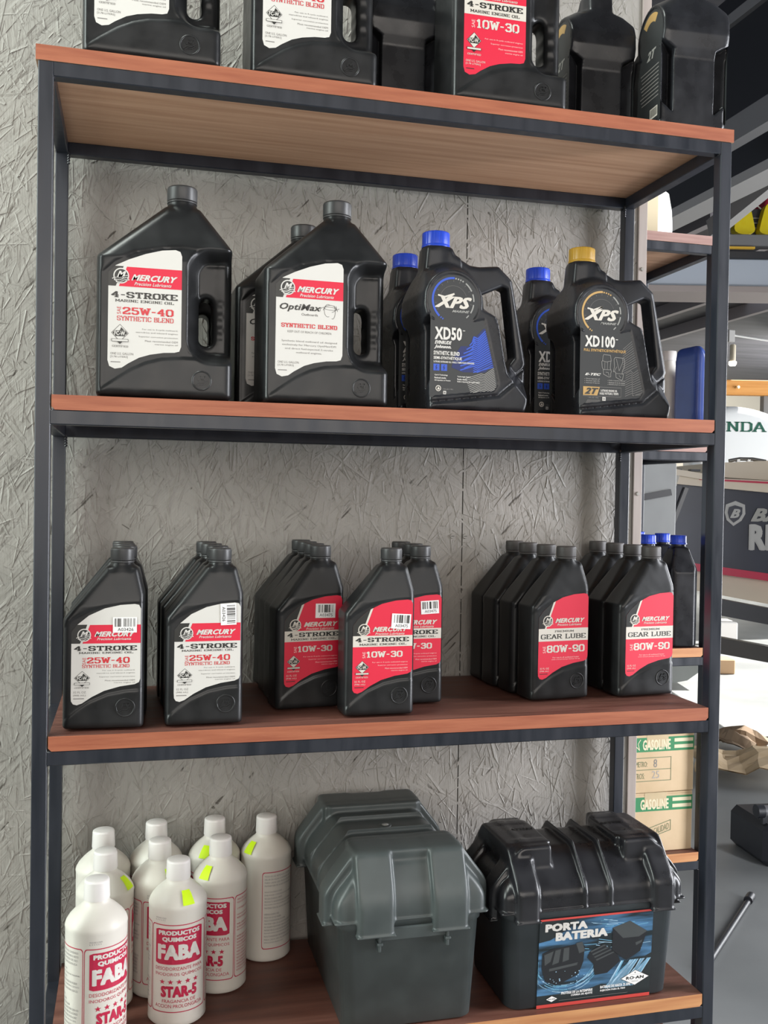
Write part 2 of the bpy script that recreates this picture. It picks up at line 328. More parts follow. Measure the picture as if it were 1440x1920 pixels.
class Sheet:
    """print in canvas units (x right, y down), mapped onto a surface when built"""
    def __init__(s): s.items = []
    def poly(s, pts, m, layer=0): s.items.append((m, list(pts), [tuple(range(len(pts)))], layer))
    def rect(s, x0, y0, x1, y1, m, layer=0, nseg=1):
        for i in range(nseg):
            a = x0+(x1-x0)*i/nseg; b = x0+(x1-x0)*(i+1)/nseg; s.poly([(a, y0), (b, y0), (b, y1), (a, y1)], m, layer)
    def line(s, pts, wd, m, layer=0):
        for a, b in zip(pts[:-1], pts[1:]):
            dx, dy = b[0]-a[0], b[1]-a[1]; L = math.hypot(dx, dy) or 1; nx, ny = -dy/L*wd/2, dx/L*wd/2; ex, ey = dx/L*wd*.3, dy/L*wd*.3
            s.poly([(a[0]-ex+nx, a[1]-ey+ny), (b[0]+ex+nx, b[1]+ey+ny), (b[0]+ex-nx, b[1]+ey-ny), (a[0]-ex-nx, a[1]-ey-ny)], m, layer)
    def disc(s, cx, cy, r, m, layer=0, n=28, ry=None): s.poly([(cx+r*math.cos(2*PI*k/n), cy+(ry or r)*math.sin(2*PI*k/n)) for k in range(n)], m, layer)
    def arc(s, cx, cy, r0, r1, a0, a1, m, layer=0, n=24):
        for k in range(n):
            t0 = math.radians(a0+(a1-a0)*k/n); t1 = math.radians(a0+(a1-a0)*(k+1)/n)
            s.poly([(cx+r0*math.cos(t0), cy-r0*math.sin(t0)), (cx+r1*math.cos(t0), cy-r1*math.sin(t0)), (cx+r1*math.cos(t1), cy-r1*math.sin(t1)), (cx+r0*math.cos(t1), cy-r0*math.sin(t1))], m, layer)
    def text(s, t, x0, y0, x1, y1, m, layer=1, style='sans', rot=0):
        if style == 'slab': V, F = slab_geo(t)
        elif style == 'slabthin': V, F = slab_geo(t, 1.05)
        else:
            st = {'sans': (0, 0, 0), 'bold': (.015, 0, .022), 'heavy': (.015, 0, .05), 'italic': (.015, .35, 0), 'bolditalic': (.015, .4, .032), 'medit': (.012, .3, .014)}[style]; V, F = text_geo(t, *st[:2])
            if st[2] and V:
                q = st[2]; big = abs(y1-y0) > 22
                sh = ((-q, -q*.6), (q, -q*.6), (q, q*.6), (-q, q*.6)) if big else ((-q, 0), (q, 0)); n0 = len(V)
                if big and q >= .05: sh = sh+((0, -q*.8), (0, q*.8), (0, 0))
                V2 = []; F2 = []
                for ci, (dx, dy) in enumerate(sh): b0 = len(V2); V2 += [(a+dx, b+dy, ci*.13) for a, b in V]; F2 += [tuple(i+b0 for i in f) for f in F]
                V, F = V2, F2
        if not V: return
        if rot == 90: V = [(-v[1], v[0], *v[2:]) for v in V]
        if rot == -90: V = [(v[1], -v[0], *v[2:]) for v in V]
        xs = [v[0] for v in V]; ys = [v[1] for v in V]; ax, bx, ay, by = min(xs), max(xs), min(ys), max(ys)
        V = [(x0+(v[0]-ax)/(bx-ax)*(x1-x0), y1-(v[1]-ay)/(by-ay)*(y1-y0), *v[2:]) for v in V]
        s.items.append((m, V, F, layer))
    def build(s, name, fn, parent=None):
        mb = MB()
        for m, V, F, L in s.items: mb.add([fn(v[0], v[1], L+(v[2] if len(v) > 2 else 0)) for v in V], F, m)
        return mb.build(name, parent)
def chaikin(pts, n=2, closed=True):
    for _ in range(n):
        q = []
        for i in range(len(pts) if closed else len(pts)-1):
            a = pts[i]; b = pts[(i+1) % len(pts)]
            q += [(a[0]*.75+b[0]*.25, a[1]*.75+b[1]*.25), (a[0]*.25+b[0]*.75, a[1]*.25+b[1]*.75)]
        if not closed: q = [pts[0]]+q+[pts[-1]]
        pts = q
    return pts
def clip_poly(poly, inside, inter):
    out = []
    for i in range(len(poly)):
        a = poly[i-1]; b = poly[i]
        if inside(b):
            if not inside(a): out.append(inter(a, b))
            out.append(b)
        elif inside(a): out.append(inter(a, b))
    return out
def clip_line(poly, p, q):
    """keep the part of poly left of the directed line p->q"""
    nx, ny = -(q[1]-p[1]), q[0]-p[0]; f = lambda a: (a[0]-p[0])*nx+(a[1]-p[1])*ny
    return clip_poly(poly, lambda a: f(a) >= 0, lambda a, b: (a[0]+(b[0]-a[0])*f(a)/(f(a)-f(b)), a[1]+(b[1]-a[1])*f(a)/(f(a)-f(b))))

# ------------------------------------------------------------------ dimensions of the rack
S_, D_, TW = 0.01897, 0.3155, 0.01933
TL = [2.00217, 1.55995, 1.12, 0.67771, 0.235]
ZS = [t+TW+.0004 for t in TL]
WALLY = 0.336
ROT0 = 0
# ================================================================== THE SETTING
CONC = noisy('concrete_floor', (0.19, 0.20, 0.20), (0.27, 0.28, 0.28), (1, 1, 1), 1.4, rough=0.45, bump=0.05, bscale=30)
CEIL = noisy('dark_roof_sheet', (0.012, 0.013, 0.018), (0.03, 0.03, 0.038), (0.4, 3, 1), 2, rough=0.6)
WALLM = mat('shop_wall_paint', (0.42, 0.41, 0.39), 0.8)
def setting_box(name, a, b, m, bev=0):
    mb = MB(); mb.box(a, b, m, bev); return struct(mb.build(name))
setting_box('floor', (-5, -6.2, -0.1), (13, 18, 0), CONC)
def ceiling():
    mb = MB()
    for a, b in (((-5, -6.2, 3.6), (6.2, 18, 3.7)), ((6.2, -6.2, 3.6), (10, 2.5, 3.7)), ((6.2, 8, 3.6), (10, 18, 3.7)), ((10, -6.2, 3.6), (13, 18, 3.7))): mb.box(a, b, CEIL)  # slabs leave an invented gap, out of view, so sun reaches the floor
    return struct(mb.build('ceiling'))
ceil = ceiling()
PURL = mat('grey_painted_purlin', (0.16, 0.15, 0.16), 0.5)
for i, x in enumerate((2.6, 3.4, 4.2, 5.0, 5.8, 6.6)):
    mb = MB(); mb.box((x-.035, 5.0, 3.47), (x+.035, 15.4, 3.6), PURL); o = mb.build('purlin', ceil)
setting_box('wall_far', (-5, 15.5, 0), (13, 15.7, 3.6), mat('pale_block_wall', (0.62, 0.57, 0.47), 0.85))
setting_box('wall_behind_camera', (-5, -6.3, 0), (13, -6.2, 3.6), WALLM)
setting_box('wall_left', (-5.1, -6.2, 0), (-5, 0.3, 3.6), WALLM)

# ---- painted strand board wall behind the rack
OSBM = noisy('grey_painted_strand_board', (0.265, 0.252, 0.23), (0.31, 0.292, 0.268), (1, 1, 1), 6, rough=0.5, r2=0.62, bump=0.0)
def osb_bump(m):
    nt = m.node_tree; b = nt.nodes['Principled BSDF']; L = nt.links.new
    tc = nt.nodes.new('ShaderNodeTexCoord'); hs = []
    for ang, sc in ((0.15, 1.0), (1.0, 0.8), (-0.75, 0.9)):
        mp = nt.nodes.new('ShaderNodeMapping'); mp.inputs['Rotation'].default_value = (0, ang, 0)
        mp2 = nt.nodes.new('ShaderNodeMapping'); mp2.inputs['Scale'].default_value = (150*sc, 1, 16*sc)
        n = nt.nodes.new('ShaderNodeTexNoise'); n.inputs['Scale'].default_value = 1.0; n.inputs['Detail'].default_value = 3
        L(tc.outputs['Object'], mp.inputs[0]); L(mp.outputs[0], mp2.inputs[0]); L(mp2.outputs[0], n.inputs[0]); hs.append(n)
    vor = nt.nodes.new('ShaderNodeTexVoronoi'); vor.inputs['Scale'].default_value = 26; L(tc.outputs['Object'], vor.inputs[0])
    sep = nt.nodes.new('ShaderNodeSeparateColor'); L(vor.outputs['Color'], sep.inputs[0])
    mx = nt.nodes.new('ShaderNodeMix'); L(sep.outputs[0], mx.inputs[0]); L(hs[0].outputs[0], mx.inputs[2]); L(hs[1].outputs[0], mx.inputs[3])
    mx2 = nt.nodes.new('ShaderNodeMix'); L(sep.outputs[1], mx2.inputs[0]); L(mx.outputs[0], mx2.inputs[2]); L(hs[2].outputs[0], mx2.inputs[3])
    bm = nt.nodes.new('ShaderNodeBump'); bm.inputs['Strength'].default_value = 0.85; bm.inputs['Distance'].default_value = 0.0026
    fn_ = nt.nodes.new('ShaderNodeTexNoise'); fn_.inputs['Scale'].default_value = 1.0; fn_.inputs['Detail'].default_value = 2; mp3 = nt.nodes.new('ShaderNodeMapping'); mp3.inputs['Scale'].default_value = (520, 1, 34); L(tc.outputs['Object'], mp3.inputs[0]); L(mp3.outputs[0], fn_.inputs[0])
    ad = nt.nodes.new('ShaderNodeMath'); ad.operation = 'MULTIPLY_ADD'; ad.inputs[1].default_value = 0.16; L(fn_.outputs[0], ad.inputs[0]); L(mx2.outputs[0], ad.inputs[2])
    # crevice shade between the strands, painted dark into the base colour
    pr = nt.nodes.new('ShaderNodeValToRGB'); pr.color_ramp.elements[0].position = 0.30; pr.color_ramp.elements[1].position = 0.36; L(mx2.outputs[0], pr.inputs[0])
    old = b.inputs['Base Color'].links[0].from_socket; mc = nt.nodes.new('ShaderNodeMix'); mc.data_type = 'RGBA'; mc.inputs[6].default_value = (0.07, 0.06, 0.05, 1)
    L(pr.outputs[0], mc.inputs[0]); L(old, mc.inputs[7]); L(mc.outputs[2], b.inputs['Base Color'])
    L(ad.outputs[0], bm.inputs['Height']); L(bm.outputs[0], b.inputs['Normal'])
osb_bump(OSBM)
def wall_back():
    mb = MB(); mb.box((-3.2, WALLY, 0), (0.6925, WALLY+.02, 3.6), OSBM); mb.box((0.6945, WALLY, 0), (1.027, WALLY+.02, 3.6), OSBM)
    w_ = struct(mb.build('wall_back'))
    rnd = random.Random(3); V = []; F = []
    for i in range(17000):
        cx = rnd.uniform(-0.4, 1.015); cz = rnd.uniform(0.45, 2.45)
        if abs(cx-0.6935) < 0.004: continue
        L = rnd.choice((.012, .02, .03, .04, .055, .08))*rnd.uniform(.7, 1.2); wd = rnd.uniform(.0009, .0045)*(1.5 if L > .05 else 1); a = rnd.gauss(PI/2, .5) if rnd.random() < .72 else rnd.uniform(0, PI)
        ca, sa = math.cos(a), math.sin(a)
        h = rnd.uniform(0.0000, 0.0006); t = rnd.uniform(-.0005, .0005); t2 = rnd.uniform(-.0005, .0003)
        b = len(V); j = rnd.uniform(.6, 1.0); k = rnd.uniform(.3, 1)
        for u, v in ((-L/2, -wd/2*j), (L/2*j, -wd/2), (L/2, wd/2*k), (-L/2*k, wd/2)):
            x = cx+ca*u-sa*v; z = cz+sa*u+ca*v
            x = min(x, 1.0265)
            hh = h+t*(1 if v > 0 else -1)+t2*(1 if u > 0 else -1); V.append((x, WALLY-max(hh, -.0002), z))
        for i2 in range(4): V.append((V[b+i2][0], WALLY+.0005, V[b+i2][2]))
        F += [(b, b+1, b+2, b+3)]+[(b+q, b+4+q, b+4+(q+1) % 4, b+(q+1) % 4) for q in range(4)]
    me = bpy.data.meshes.new('strand_relief'); me.from_pydata(V, [], F); me.update()
    o = link('strand_relief', me, OSBM, w_); o['kind'] = 'stuff'
    for x, z in ((.675, 1.386), (.699, 1.386), (.712, 1.83), (.668, 1.10)):
        s = MB(); s.tube([(x, WALLY-.0022, z), (x, WALLY+.002, z)], [.0042, .005], OSBM, 12); s.box((x-.003, WALLY-.0026, z-.0005), (x+.003, WALLY-.002, z+.0005), BLACKP); s.build('wall_screw', w_)
    return w_
wall_back()
TRIMM = noisy('dusty_pink_grey_trim', (0.30, 0.255, 0.235), (0.38, 0.33, 0.30), (20, 20, 2), 2, rough=0.5)
tm = MB(); tm.box((1.028, WALLY-.004, 0), (1.046, WALLY+.12, 3.6), TRIMM, .001); trim = struct(tm.build('trim_1'))
for z in (1.885, 1.467):
    s = MB(); s.tube([(1.0365, WALLY-.0065, z), (1.0365, WALLY-.003, z)], [.003, .0045], mat('zinc_screw', (.5, .48, .45), .3, .8), 14); s.build('trim_screw', trim)

# ================================================================== THE RACKS
def board_mesh(x0, x1, d, z0, z1, front, cham=0.0, under=WOODRAW):
    mb = MB(); n = 1
    c = cham
    prof = [(x0, z1), (x0, z0+c), (x0+c, z0), (x1-c, z0), (x1, z0+c), (x1, z1)] if c else [(x0, z1), (x0, z0), (x1, z0), (x1, z1)]
    k = len(prof); v = [(x, 0.0, z) for x, z in prof]+[(x, d, z) for x, z in prof]
    mb.add(v, [tuple(range(k))], front); mb.add(v, [tuple(reversed(range(k, 2*k)))], front)
    for i in range(k):
        j = (i+1) % k; a, b = prof[i], prof[j]
        m = WOODTOP if (a[1] == z1 and b[1] == z1) else (under if (a[1] == z0 and b[1] == z0) else WOODPALE)
        mb.add([v[i], v[j], v[j+k], v[i+k]], [(0, 3, 2, 1)], m)
    return mb
def make_rack(label, ox, oy, worn):
    W = 1.0
    root = thing('metal_rack', label, 'rack', (ox, oy, 0), group=None)
    for x in (0, W-S_):
        for y in (0, D_-S_):
            mb = MB(); mb.box((x, y, 0), (x+S_, y+S_, TL[0]-(0.0003)), STEEL, .0012); mb.build('post', root)
    for li, t in enumerate(TL):
        e = .0006
        for y in (0, D_-S_): mb = MB(); mb.box((S_-.001, y+e/2, t-S_), (W-S_+.001, y+S_-e/2, t), STEEL, .0012); mb.build('long_rail', root)
        for x in (0, W-S_): mb = MB(); mb.box((x+e/2, S_-.001, t-S_), (x+S_-e/2, D_-S_+.001, t), STEEL, .0012); mb.build('side_rail', root)
        fr = WOODFRONT if li != 3 else WOODPALE
        if worn: fr = WOODPALE if li >= 2 else WOODDUST
        if li == 0: mb = board_mesh(-.003, W+.003, D_+.002, t, t+TW, fr)
        else: mb = board_mesh(S_+.0012, W-S_-.0012, D_, t, t+TW, fr, .004)
        o = mb.build('shelf_board', root)
        # weld beads at the back corners
        mb = MB()
        for x in (S_, W-S_):
            for q in range(5): mb.tube([(x+(.0015 if x < .5 else -.0015), D_-S_-.0012+.0003*q, t-S_+.003-q*.004), (x, D_-S_+.001, t-S_+.001-q*.004)], .0022, WELD, 6)
            for q in range(3): mb.tube([(x, .0012+q*.0022, t-S_+.0005), (x, .003+q*.0022, t-S_-.0008)], .0016, WELD, 6)
        mb.build('weld', root)['kind'] = 'stuff'
    return root
make_rack('black steel rack with stained wood shelves, holding the oil bottles in front', 0, 0, False)
RBX, RBY = 0.335, 0.54
make_rack('second black steel rack standing behind the strand board wall, seen through the first', RBX, RBY, True)

# ================================================================== MARINE OIL LABELS
def emblem(sh, cx, cy, r, light, dark, L=2):
    sh.disc(cx, cy, r, light, L, 36); sh.disc(cx, cy, r*.84, dark, L+1, 36)
    sh.text('M', cx-r*.55, cy-r*.6, cx+r*.62, cy+r*.28, light, L+2, 'bolditalic')
    for k, (dy, w_) in enumerate(((.12, .10), (.34, .13), (.56, .12))):
        pts = [(cx-r*(1.12-.25*k)+r*t*(1.9-.14*k)/8, cy+r*(dy+.30-.055*t-.07*math.sin(t*1.1+k))) for t in range(9)]
        sh.line(pts, r*w_, light, L+3)
    sh.line([(cx-r*.7, cy+r*.33), (cx-r*.1, cy+r*.22), (cx+r*.8, cy+r*.02)], r*.05, dark, L+4)
def fcw(sh, cx, cy, w_, h, fg, bgc, ribbon_y, ribbon_h, L=1):
    sh.poly([(cx-w_, cy), (cx, cy-h), (cx+w_, cy), (cx, cy+h)], fg, L)
    sh.poly([(cx-w_*.93, cy), (cx, cy-h*.93), (cx+w_*.93, cy), (cx, cy+h*.93)], bgc, L+1)
    sh.poly([(cx-w_*.86, cy), (cx-w_*.62, cy-h*.26), (cx+w_*.62, cy-h*.26), (cx+w_*.86, cy), (cx+w_*.52, cy+h*.38), (cx-w_*.52, cy+h*.38)], fg, L+2)
    sh.poly([(cx-w_*.02, cy-h*.26), (cx+w_*.14, cy-h*.66), (cx+w_*.5, cy-h*.30)], fg, L+2)
    sh.text('FC-W.', cx-w_*.66, cy-h*.20, cx+w_*.68, cy+h*.28, bgc, L+3, 'bold')
    sh.rect(cx-w_*.98, ribbon_y, cx+w_*.98, ribbon_y+ribbon_h, fg, L+3); sh.rect(cx-w_*.93, ribbon_y+ribbon_h*.15, cx+w_*.93, ribbon_y+ribbon_h*.85, bgc, L+4)
    sh.poly([(cx-w_*.3, ribbon_y+ribbon_h), (cx+w_*.3, ribbon_y+ribbon_h), (cx, ribbon_y+ribbon_h*1.9)], fg, L+3)
QC = dict(out=[(891, 735), (925, 690), (1000, 628), (1100, 582), (1200, 560), (1290, 554), (1318, 560), (1330, 585), (1330, 1048), (1322, 1072), (1295, 1085), (1200, 1098), (1100, 1125), (1020, 1165), (960, 1205), (928, 1216), (904, 1209), (892, 1190), (890, 1155)],
          band=(690, 812), st_top=(990, 1008, 688), st_bot=(945, 960, 814), em=(971, 757, 43), merc=(1035, 733, 1298, 768), prec=(1052, 774, 1270, 791),
          stroke=(906, 827, 1308, 861), mar=(938, 867, 1284, 880), sae=(962, 905, 983, 948), vis=(990, 902, 1262, 944), syn=(960, 950, 1260, 973),
          fcw=(961, 1038, 50, 46), rib=(1069, 14), cert=(915, 1097, 1003, 1107), right=1296, lines=(991, 1009, 1033, 1057, 1073), lh=10, vol=(906, 1125, 986, 1138), vol2=(906, 1146, 984, 1160), tiny=(906, 1171, 974, 1176),
          r_st_top=(1025, 1041, 600), r_st_bot=(943, 957, 824), rband=(808, 886), rmerc=(1035, 745, 1298, 780), rprec=(1052, 786, 1270, 803), rem=(971, 765, 43), rstroke=(908, 820, 1304, 853), rmar=(938, 862, 1284, 877), rsae=(962, 922, 983, 966), rvis=(990, 918, 1258, 964),
          rfcw=(961, 1030, 50, 46), rlines=(999, 1020, 1042, 1060), gband=(823, 921), prem=(1032, 838, 1203, 853), lube=(910, 866, 1310, 904), gsae=(930, 960, 955, 1012), gvis=(963, 952, 1302, 1012), voltxt=('32 FL OZ', '(946 mL)'))
GC = dict(out=[(293, 790), (345, 738), (440, 690), (560, 642), (680, 608), (780, 597), (815, 608), (828, 642), (828, 1308), (815, 1343), (780, 1353), (700, 1358), (600, 1376), (520, 1402), (440, 1448), (395, 1480), (345, 1490), (305, 1472), (292, 1430)],
          band=(744, 888), st_top=(402, 428, 740), st_bot=(345, 368, 890), em=(385, 812, 57), merc=(458, 796, 796, 842), prec=(480, 852, 752, 876),
          stroke=(312, 925, 800, 972), mar=(342, 982, 772, 1002), sae=(357, 1036, 385, 1090), vis=(397, 1036, 770, 1092), syn=(357, 1102, 770, 1138),
          fcw=(380, 1228, 62, 64), rib=(1272, 20), cert=(325, 1318, 440, 1332), right=803, lines=(1194, 1218, 1248, 1277, 1300), lh=14, vol=(312, 1370, 478, 1387), vol2=(312, 1395, 438, 1412), tiny=(315, 1437, 385, 1443),
          r_st_top=(440, 462, 640), r_st_bot=(345, 362, 905), rband=(890, 1012), rmerc=(458, 800, 796, 848), rprec=(480, 858, 752, 880), rem=(385, 822, 57), rstroke=(312, 908, 800, 955), rmar=(342, 972, 772, 996), rsae=(357, 1052, 385, 1114), rvis=(397, 1042, 770, 1116),
          rfcw=(380, 1215, 62, 64), rlines=(1192, 1225, 1258, 1285), voltxt=('ONE U.S. GALLON', '[3.78 LITERS]'))
def keepL(p, x0, y0, x1, y1): return clip_line(p, (x0, y0), (x1, y1))
def keepR(p, x0, y0, x1, y1): return clip_line(p, (x1, y1), (x0, y0))
def below(p, y): return clip_line(p, (0, y), (1, y))
def above(p, y): return clip_line(p, (1, y), (0, y))
def small_lines(sh, C, ys, lines, widths, m, center=None):
    span = (C['right']-C['fcw'][0])*1.0
    for y, t, w_ in zip(ys, lines, widths):
        x1 = C['right']; x0 = x1-span*w_
        if center is not None: x0, x1 = center-span*w_/2, center+span*w_/2
        sh.text(t, x0, y-C['lh']/2, x1, y+C['lh']/2, m, 1, 'sans')
def merc_label(C, kind, fn, root):
    base, let, emb = Sheet(), Sheet(), Sheet(); out = C['out']
    red = kind in ('r10', 'r80')
    if not red:
        base.poly(out, WHITEP, 0)
        a, b, yt = C['st_top']; c, d, yb = C['st_bot']; y0, y1 = C['band']
        top = above(out, y1)
        base.poly(keepL(below(top, y0-2) if kind != 'opti' else below(top, y0-2), a, yt, c, yb), BLACKP, 1)
        base.poly(keepR(below(top, y0), b, yt, d, yb), REDP, 1)
        emblem(emb, *C['em'], WHITEP, BLACKP, 2)
        let.text('MERCURY', *C['merc'], WHITEP, 2, 'bolditalic'); let.text('Precision Lubricants', *C['prec'], WHITEP, 2, 'italic')
    else:
        base.poly(out, REDP, 0)
        a, b, yt = C['r_st_top']; c, d, yb = C['r_st_bot']; y0, y1 = C['rband'] if kind == 'r10' else C['gband']
        top = above(out, y0)
        base.poly(keepL(top, a, yt, c, yb), BLACKP, 1)
        base.poly(keepR(keepL(top, b, yt, d, yb), a, yt, c, yb), CREAM, 1)
        base.poly(below(above(out, y1), y0), CREAM, 1)
        emblem(emb, *C['rem'], CREAM, BLACKP, 2)
        let.text('MERCURY', *C['rmerc'], CREAM, 2, 'bolditalic'); let.text('Precision Lubricants', *C['rprec'], CREAM, 2, 'italic')
    if kind == 'w25':
        let.text('4-STROKE', *C['stroke'], BLACKP, 1, 'slab'); let.text('MARINE ENGINE OIL', *C['mar'], BLACKP, 1, 'slabthin')
        let.text('SAE', *C['sae'], REDT, 1, 'sans', 90); let.text('25W-40', *C['vis'], REDT, 1, 'slab'); let.text('SYNTHETIC BLEND', *C['syn'], REDT, 1, 'slabthin')
        fcw(let, *C['fcw'], BLACKP, WHITEP, *C['rib']); let.text('CERTIFIED', *C['cert'], GREYT, 1, 'slabthin')
        small_lines(let, C, C['lines'], ['For use in 4-cycle outboard,', 'sterndrive and inboard engines', 'Superior corrosion protection', 'Most recommended OEM', 'marine engine oil'], [.62, .73, .68, .57, .40], GREYT)
        let.text(C['voltxt'][0], *C['vol'], GREYT, 1); let.text(C['voltxt'][1], *C['vol2'], GREYT, 1); let.rect(*C['tiny'], GREYT, 1)
    elif kind == 'r10':
        let.text('4-STROKE', *C['rstroke'], BLACKP, 2, 'slab'); let.text('MARINE ENGINE OIL', *C['rmar'], BLACKP, 2, 'slabthin')
        let.text('SAE', *C['rsae'], PINKT, 1, 'sans', 90); let.text('10W-30', *C['rvis'], CREAM, 1, 'slab')
        fcw(let, *C['rfcw'], BLACKP, CREAM, *C['rib']); let.text('CERTIFIED', *C['cert'], CREAM, 1, 'slabthin')
        small_lines(let, C, C['rlines'], ['For use in 4-cycle outboard engines', 'Superior corrosion protection', 'Most recommended OEM', 'marine engine oil'], [.78, .66, .50, .36], PINKT)
        let.text(C['voltxt'][0], *C['vol'], CREAM, 1); let.text(C['voltxt'][1], *C['vol2'], CREAM, 1); let.rect(*C['tiny'], BLACKP, 1)
    elif kind == 'r80':
        let.text('PREMIUM', *C['prem'], BLACKP, 2, 'slabthin'); let.text('GEAR LUBE', *C['lube'], BLACKP, 2, 'slabthin')
        let.text('SAE', *C['gsae'], PINKT, 1, 'sans', 90); let.text('80W-90', *C['gvis'], CREAM, 1, 'slab')
        small_lines(let, C, (1049, 1065), ['For use in all outboard lower', 'units and jet pumps below 75 hp.'], [.70, .76], PINKT, center=1135)
        let.text(C['voltxt'][0], *C['vol'], CREAM, 1); let.text(C['voltxt'][1], *C['vol2'], CREAM, 1); let.rect(*C['tiny'], BLACKP, 1)
    else:
        let.text('OptiMax', 322, 930, 652, 994, BLACKP, 1, 'medit'); let.text('Outboards', 495, 1000, 625, 1018, BLACKP, 1, 'sans')
        for (rx, ry, a0, a1, cx, cy) in ((70, 26, 20, 200, 712, 965), (30, 48, 60, 290, 706, 968), (58, 50, 5, 170, 725, 975), (62, 18, 190, 350, 735, 945), (20, 55, 250, 420, 745, 975), (75, 40, 300, 380, 700, 945)):
            let.line([(cx+rx*math.cos(math.radians(a0+(a1-a0)*k/12)), cy-ry*math.sin(math.radians(a0+(a1-a0)*k/12))) for k in range(13)], 2.6, BLACKP, 1)
        let.text('SYNTHETIC BLEND', 336, 1080, 783, 1114, REDT, 1, 'slab'); let.text('KEEP OUT OF REACH OF CHILDREN', 386, 1135, 735, 1152, GREYT, 1)
        for y, t, x0, x1 in ((1217, 'Synthetic blend outboard oil designed', 340, 782), (1246, 'exclusively for Mercury OptiMax/DFI', 345, 775), (1275, 'and direct fuel-injected 2-stroke', 368, 752), (1303, 'outboard engines.', 456, 662)):
            let.text(t, x0, y-9, x1, y+9, GREYT, 1)
        let.text(C['voltxt'][0], *C['vol'], GREYT, 1); let.text(C['voltxt'][1], *C['vol2'], GREYT, 1); let.rect(*C['tiny'], GREYT, 1)
    lab = base.build('front_label', fn, root); let.build('lettering', fn, lab); emb.build('emblem', fn, lab)
    return lab
def sticker(root, fn, x0, y0, x1, y1, code, vertical=False, tilt=0):
    s = Sheet(); rnd = random.Random(sum(map(ord, code)) % 7+int(x0))
    def T(p): cx, cy = (x0+x1)/2, (y0+y1)/2; c, q = math.cos(tilt), math.sin(tilt); return (cx+(p[0]-cx)*c-(p[1]-cy)*q, cy+(p[0]-cx)*q+(p[1]-cy)*c)
    s.rect(x0, y0, x1, y1, STICK, 5)
    w_, h = x1-x0, y1-y0
    n = 34
    for k in range(n):
        if rnd.random() < .42: continue
        a = .08+.84*k/n; b = a+.84/n*rnd.choice((.6, 1.0))
        if not vertical: s.rect(x0+w_*a, y0+h*.08, x0+w_*b, y0+h*.62, BLACKP, 6)
        else: s.rect(x0+w_*.40, y0+h*a, x0+w_*.93, y0+h*b, BLACKP, 6)
    if not vertical: s.text(code, x0+w_*.2, y0+h*.70, x0+w_*.86, y0+h*.90, BLACKP, 6)
    else: s.text(code, x0+w_*.10, y0+h*.14, x0+w_*.30, y0+h*.82, BLACKP, 6, 'sans', -90)
    s.items = [(m, [T(p) for p in V], F, L) for m, V, F, L in s.items]
    return s.build('barcode_sticker', fn, root)
def embossed(root, cx, cz, r, y):
    mb = MB(); n = 36
    for r0, r1, yy in ((r*.93, r, .0006),):
        vs = []
        for k in range(n):
            a = 2*PI*k/n
            for rr, q in ((r0-.0006, 0), (r0, yy), (r1, yy), (r1+.0006, 0)): vs.append((cx+rr*math.cos(a), y-q, cz+rr*math.sin(a)))
        mb.add(vs, [(4*k+j, 4*((k+1) % n)+j, 4*((k+1) % n)+j+1, 4*k+j+1) for k in range(n) for j in range(3)], PLASTIC, True)
    def rib(pts, wd):
        pts = [(cx+p[0]*r, cz+p[1]*r) for p in pts]
        for a, b in zip(pts[:-1], pts[1:]): mb.obox((a[0], y-.0003, a[1]), (b[0], y-.0003, b[1]), (0, 1, 0), .0009, wd*r, PLASTIC)
    rib([(-.35, .0), (-.1, .5), (.02, .12), (.35, .5), (.3, .0)], .15)
    rib([(-.7, -.45), (-.3, -.18), (.1, -.22), (.62, .1)], .10); rib([(-.55, -.55), (-.2, -.38), (.2, -.4), (.55, -.12)], .08)
    return mb.build('embossed_emblem', root)
def cap_mesh(r, z0, z1, m, ribs=60, n=120, skirt=True):
    mb = MB(); rf = lambda k, z: 1-(0.028 if (k % 2) else 0)
    mb.lathe([(r*.98, z0), (r, z0+.0008), (r, z1-.0022)], m, n, rfun=rf)
    mb.lathe([(r*.985, z1-.0022), (r*.97, z1-.0008), (r*.93, z1), (r*.6, z1+.0001), (0.0005, z1+.0001)], m, 48)
    if skirt: mb.lathe([(r*.97, z0-.0032), (r*.99, z0-.003), (r*.99, z0-.0008), (r*.95, z0-.0006)], m, 48)
    return mb
def moved(o, dx, dy=0): o.location.x += dx; o.location.y += dy; return o

# ---- quart bottle
def quart_body():
    h = .00125; xs, ys, zs, org = grid(-.054, .054, -.03, .03, 0, .226, h)
    X2, Z2 = np.meshgrid(xs, zs, indexing='ij')
    r = .007
    sil = sd_poly(X2, Z2, [(-.052+r, r), (-.052+r, .146), (.0055, .211-.001), (.0375, .211-.001), (.052-r, .179), (.052-r, r)])-r
    hy = np.interp(Z2, [0, .165, .212, .3], [.0275, .0275, .0175, .0175])
    cv = lambda p: [((x-1093.5)*.000201, (1388-y)*.000201) for x, y in p]
    panel = sd_poly(X2, Z2, cv([(780, 760), (845, 705), (900, 650), (1000, 596), (1100, 566), (1240, 550), (1420, 546), (1420, 1118), (1240, 1126), (1120, 1148), (1000, 1198), (920, 1252), (845, 1318), (780, 1360)]))
    hyf = hy-.0011*sstep(-panel, -.0003, .0012)
    k = np.abs(panel); hyf = hyf-.0007*np.exp(-(k/.0011)**2)
    hyf = np.where(Z2 > .16, np.minimum(hyf, hy), hyf)
    Y = ys[None, :, None]; d = smax(np.abs(Y)-hyf[:, None, :], sil[:, None, :], .011)
    Z = zs[None, None, :]; Xb = xs[:, None, None]
    d = smax(d, -Z+0*d, .006)
    nk = np.sqrt((Xb-.0215)**2+Y**2)-.0148; nk = np.maximum(nk, np.maximum(.19-Z, Z-.2225))
    return surface_net(smin(d, nk, .006).astype(np.float32), org, h, 'quart_body')
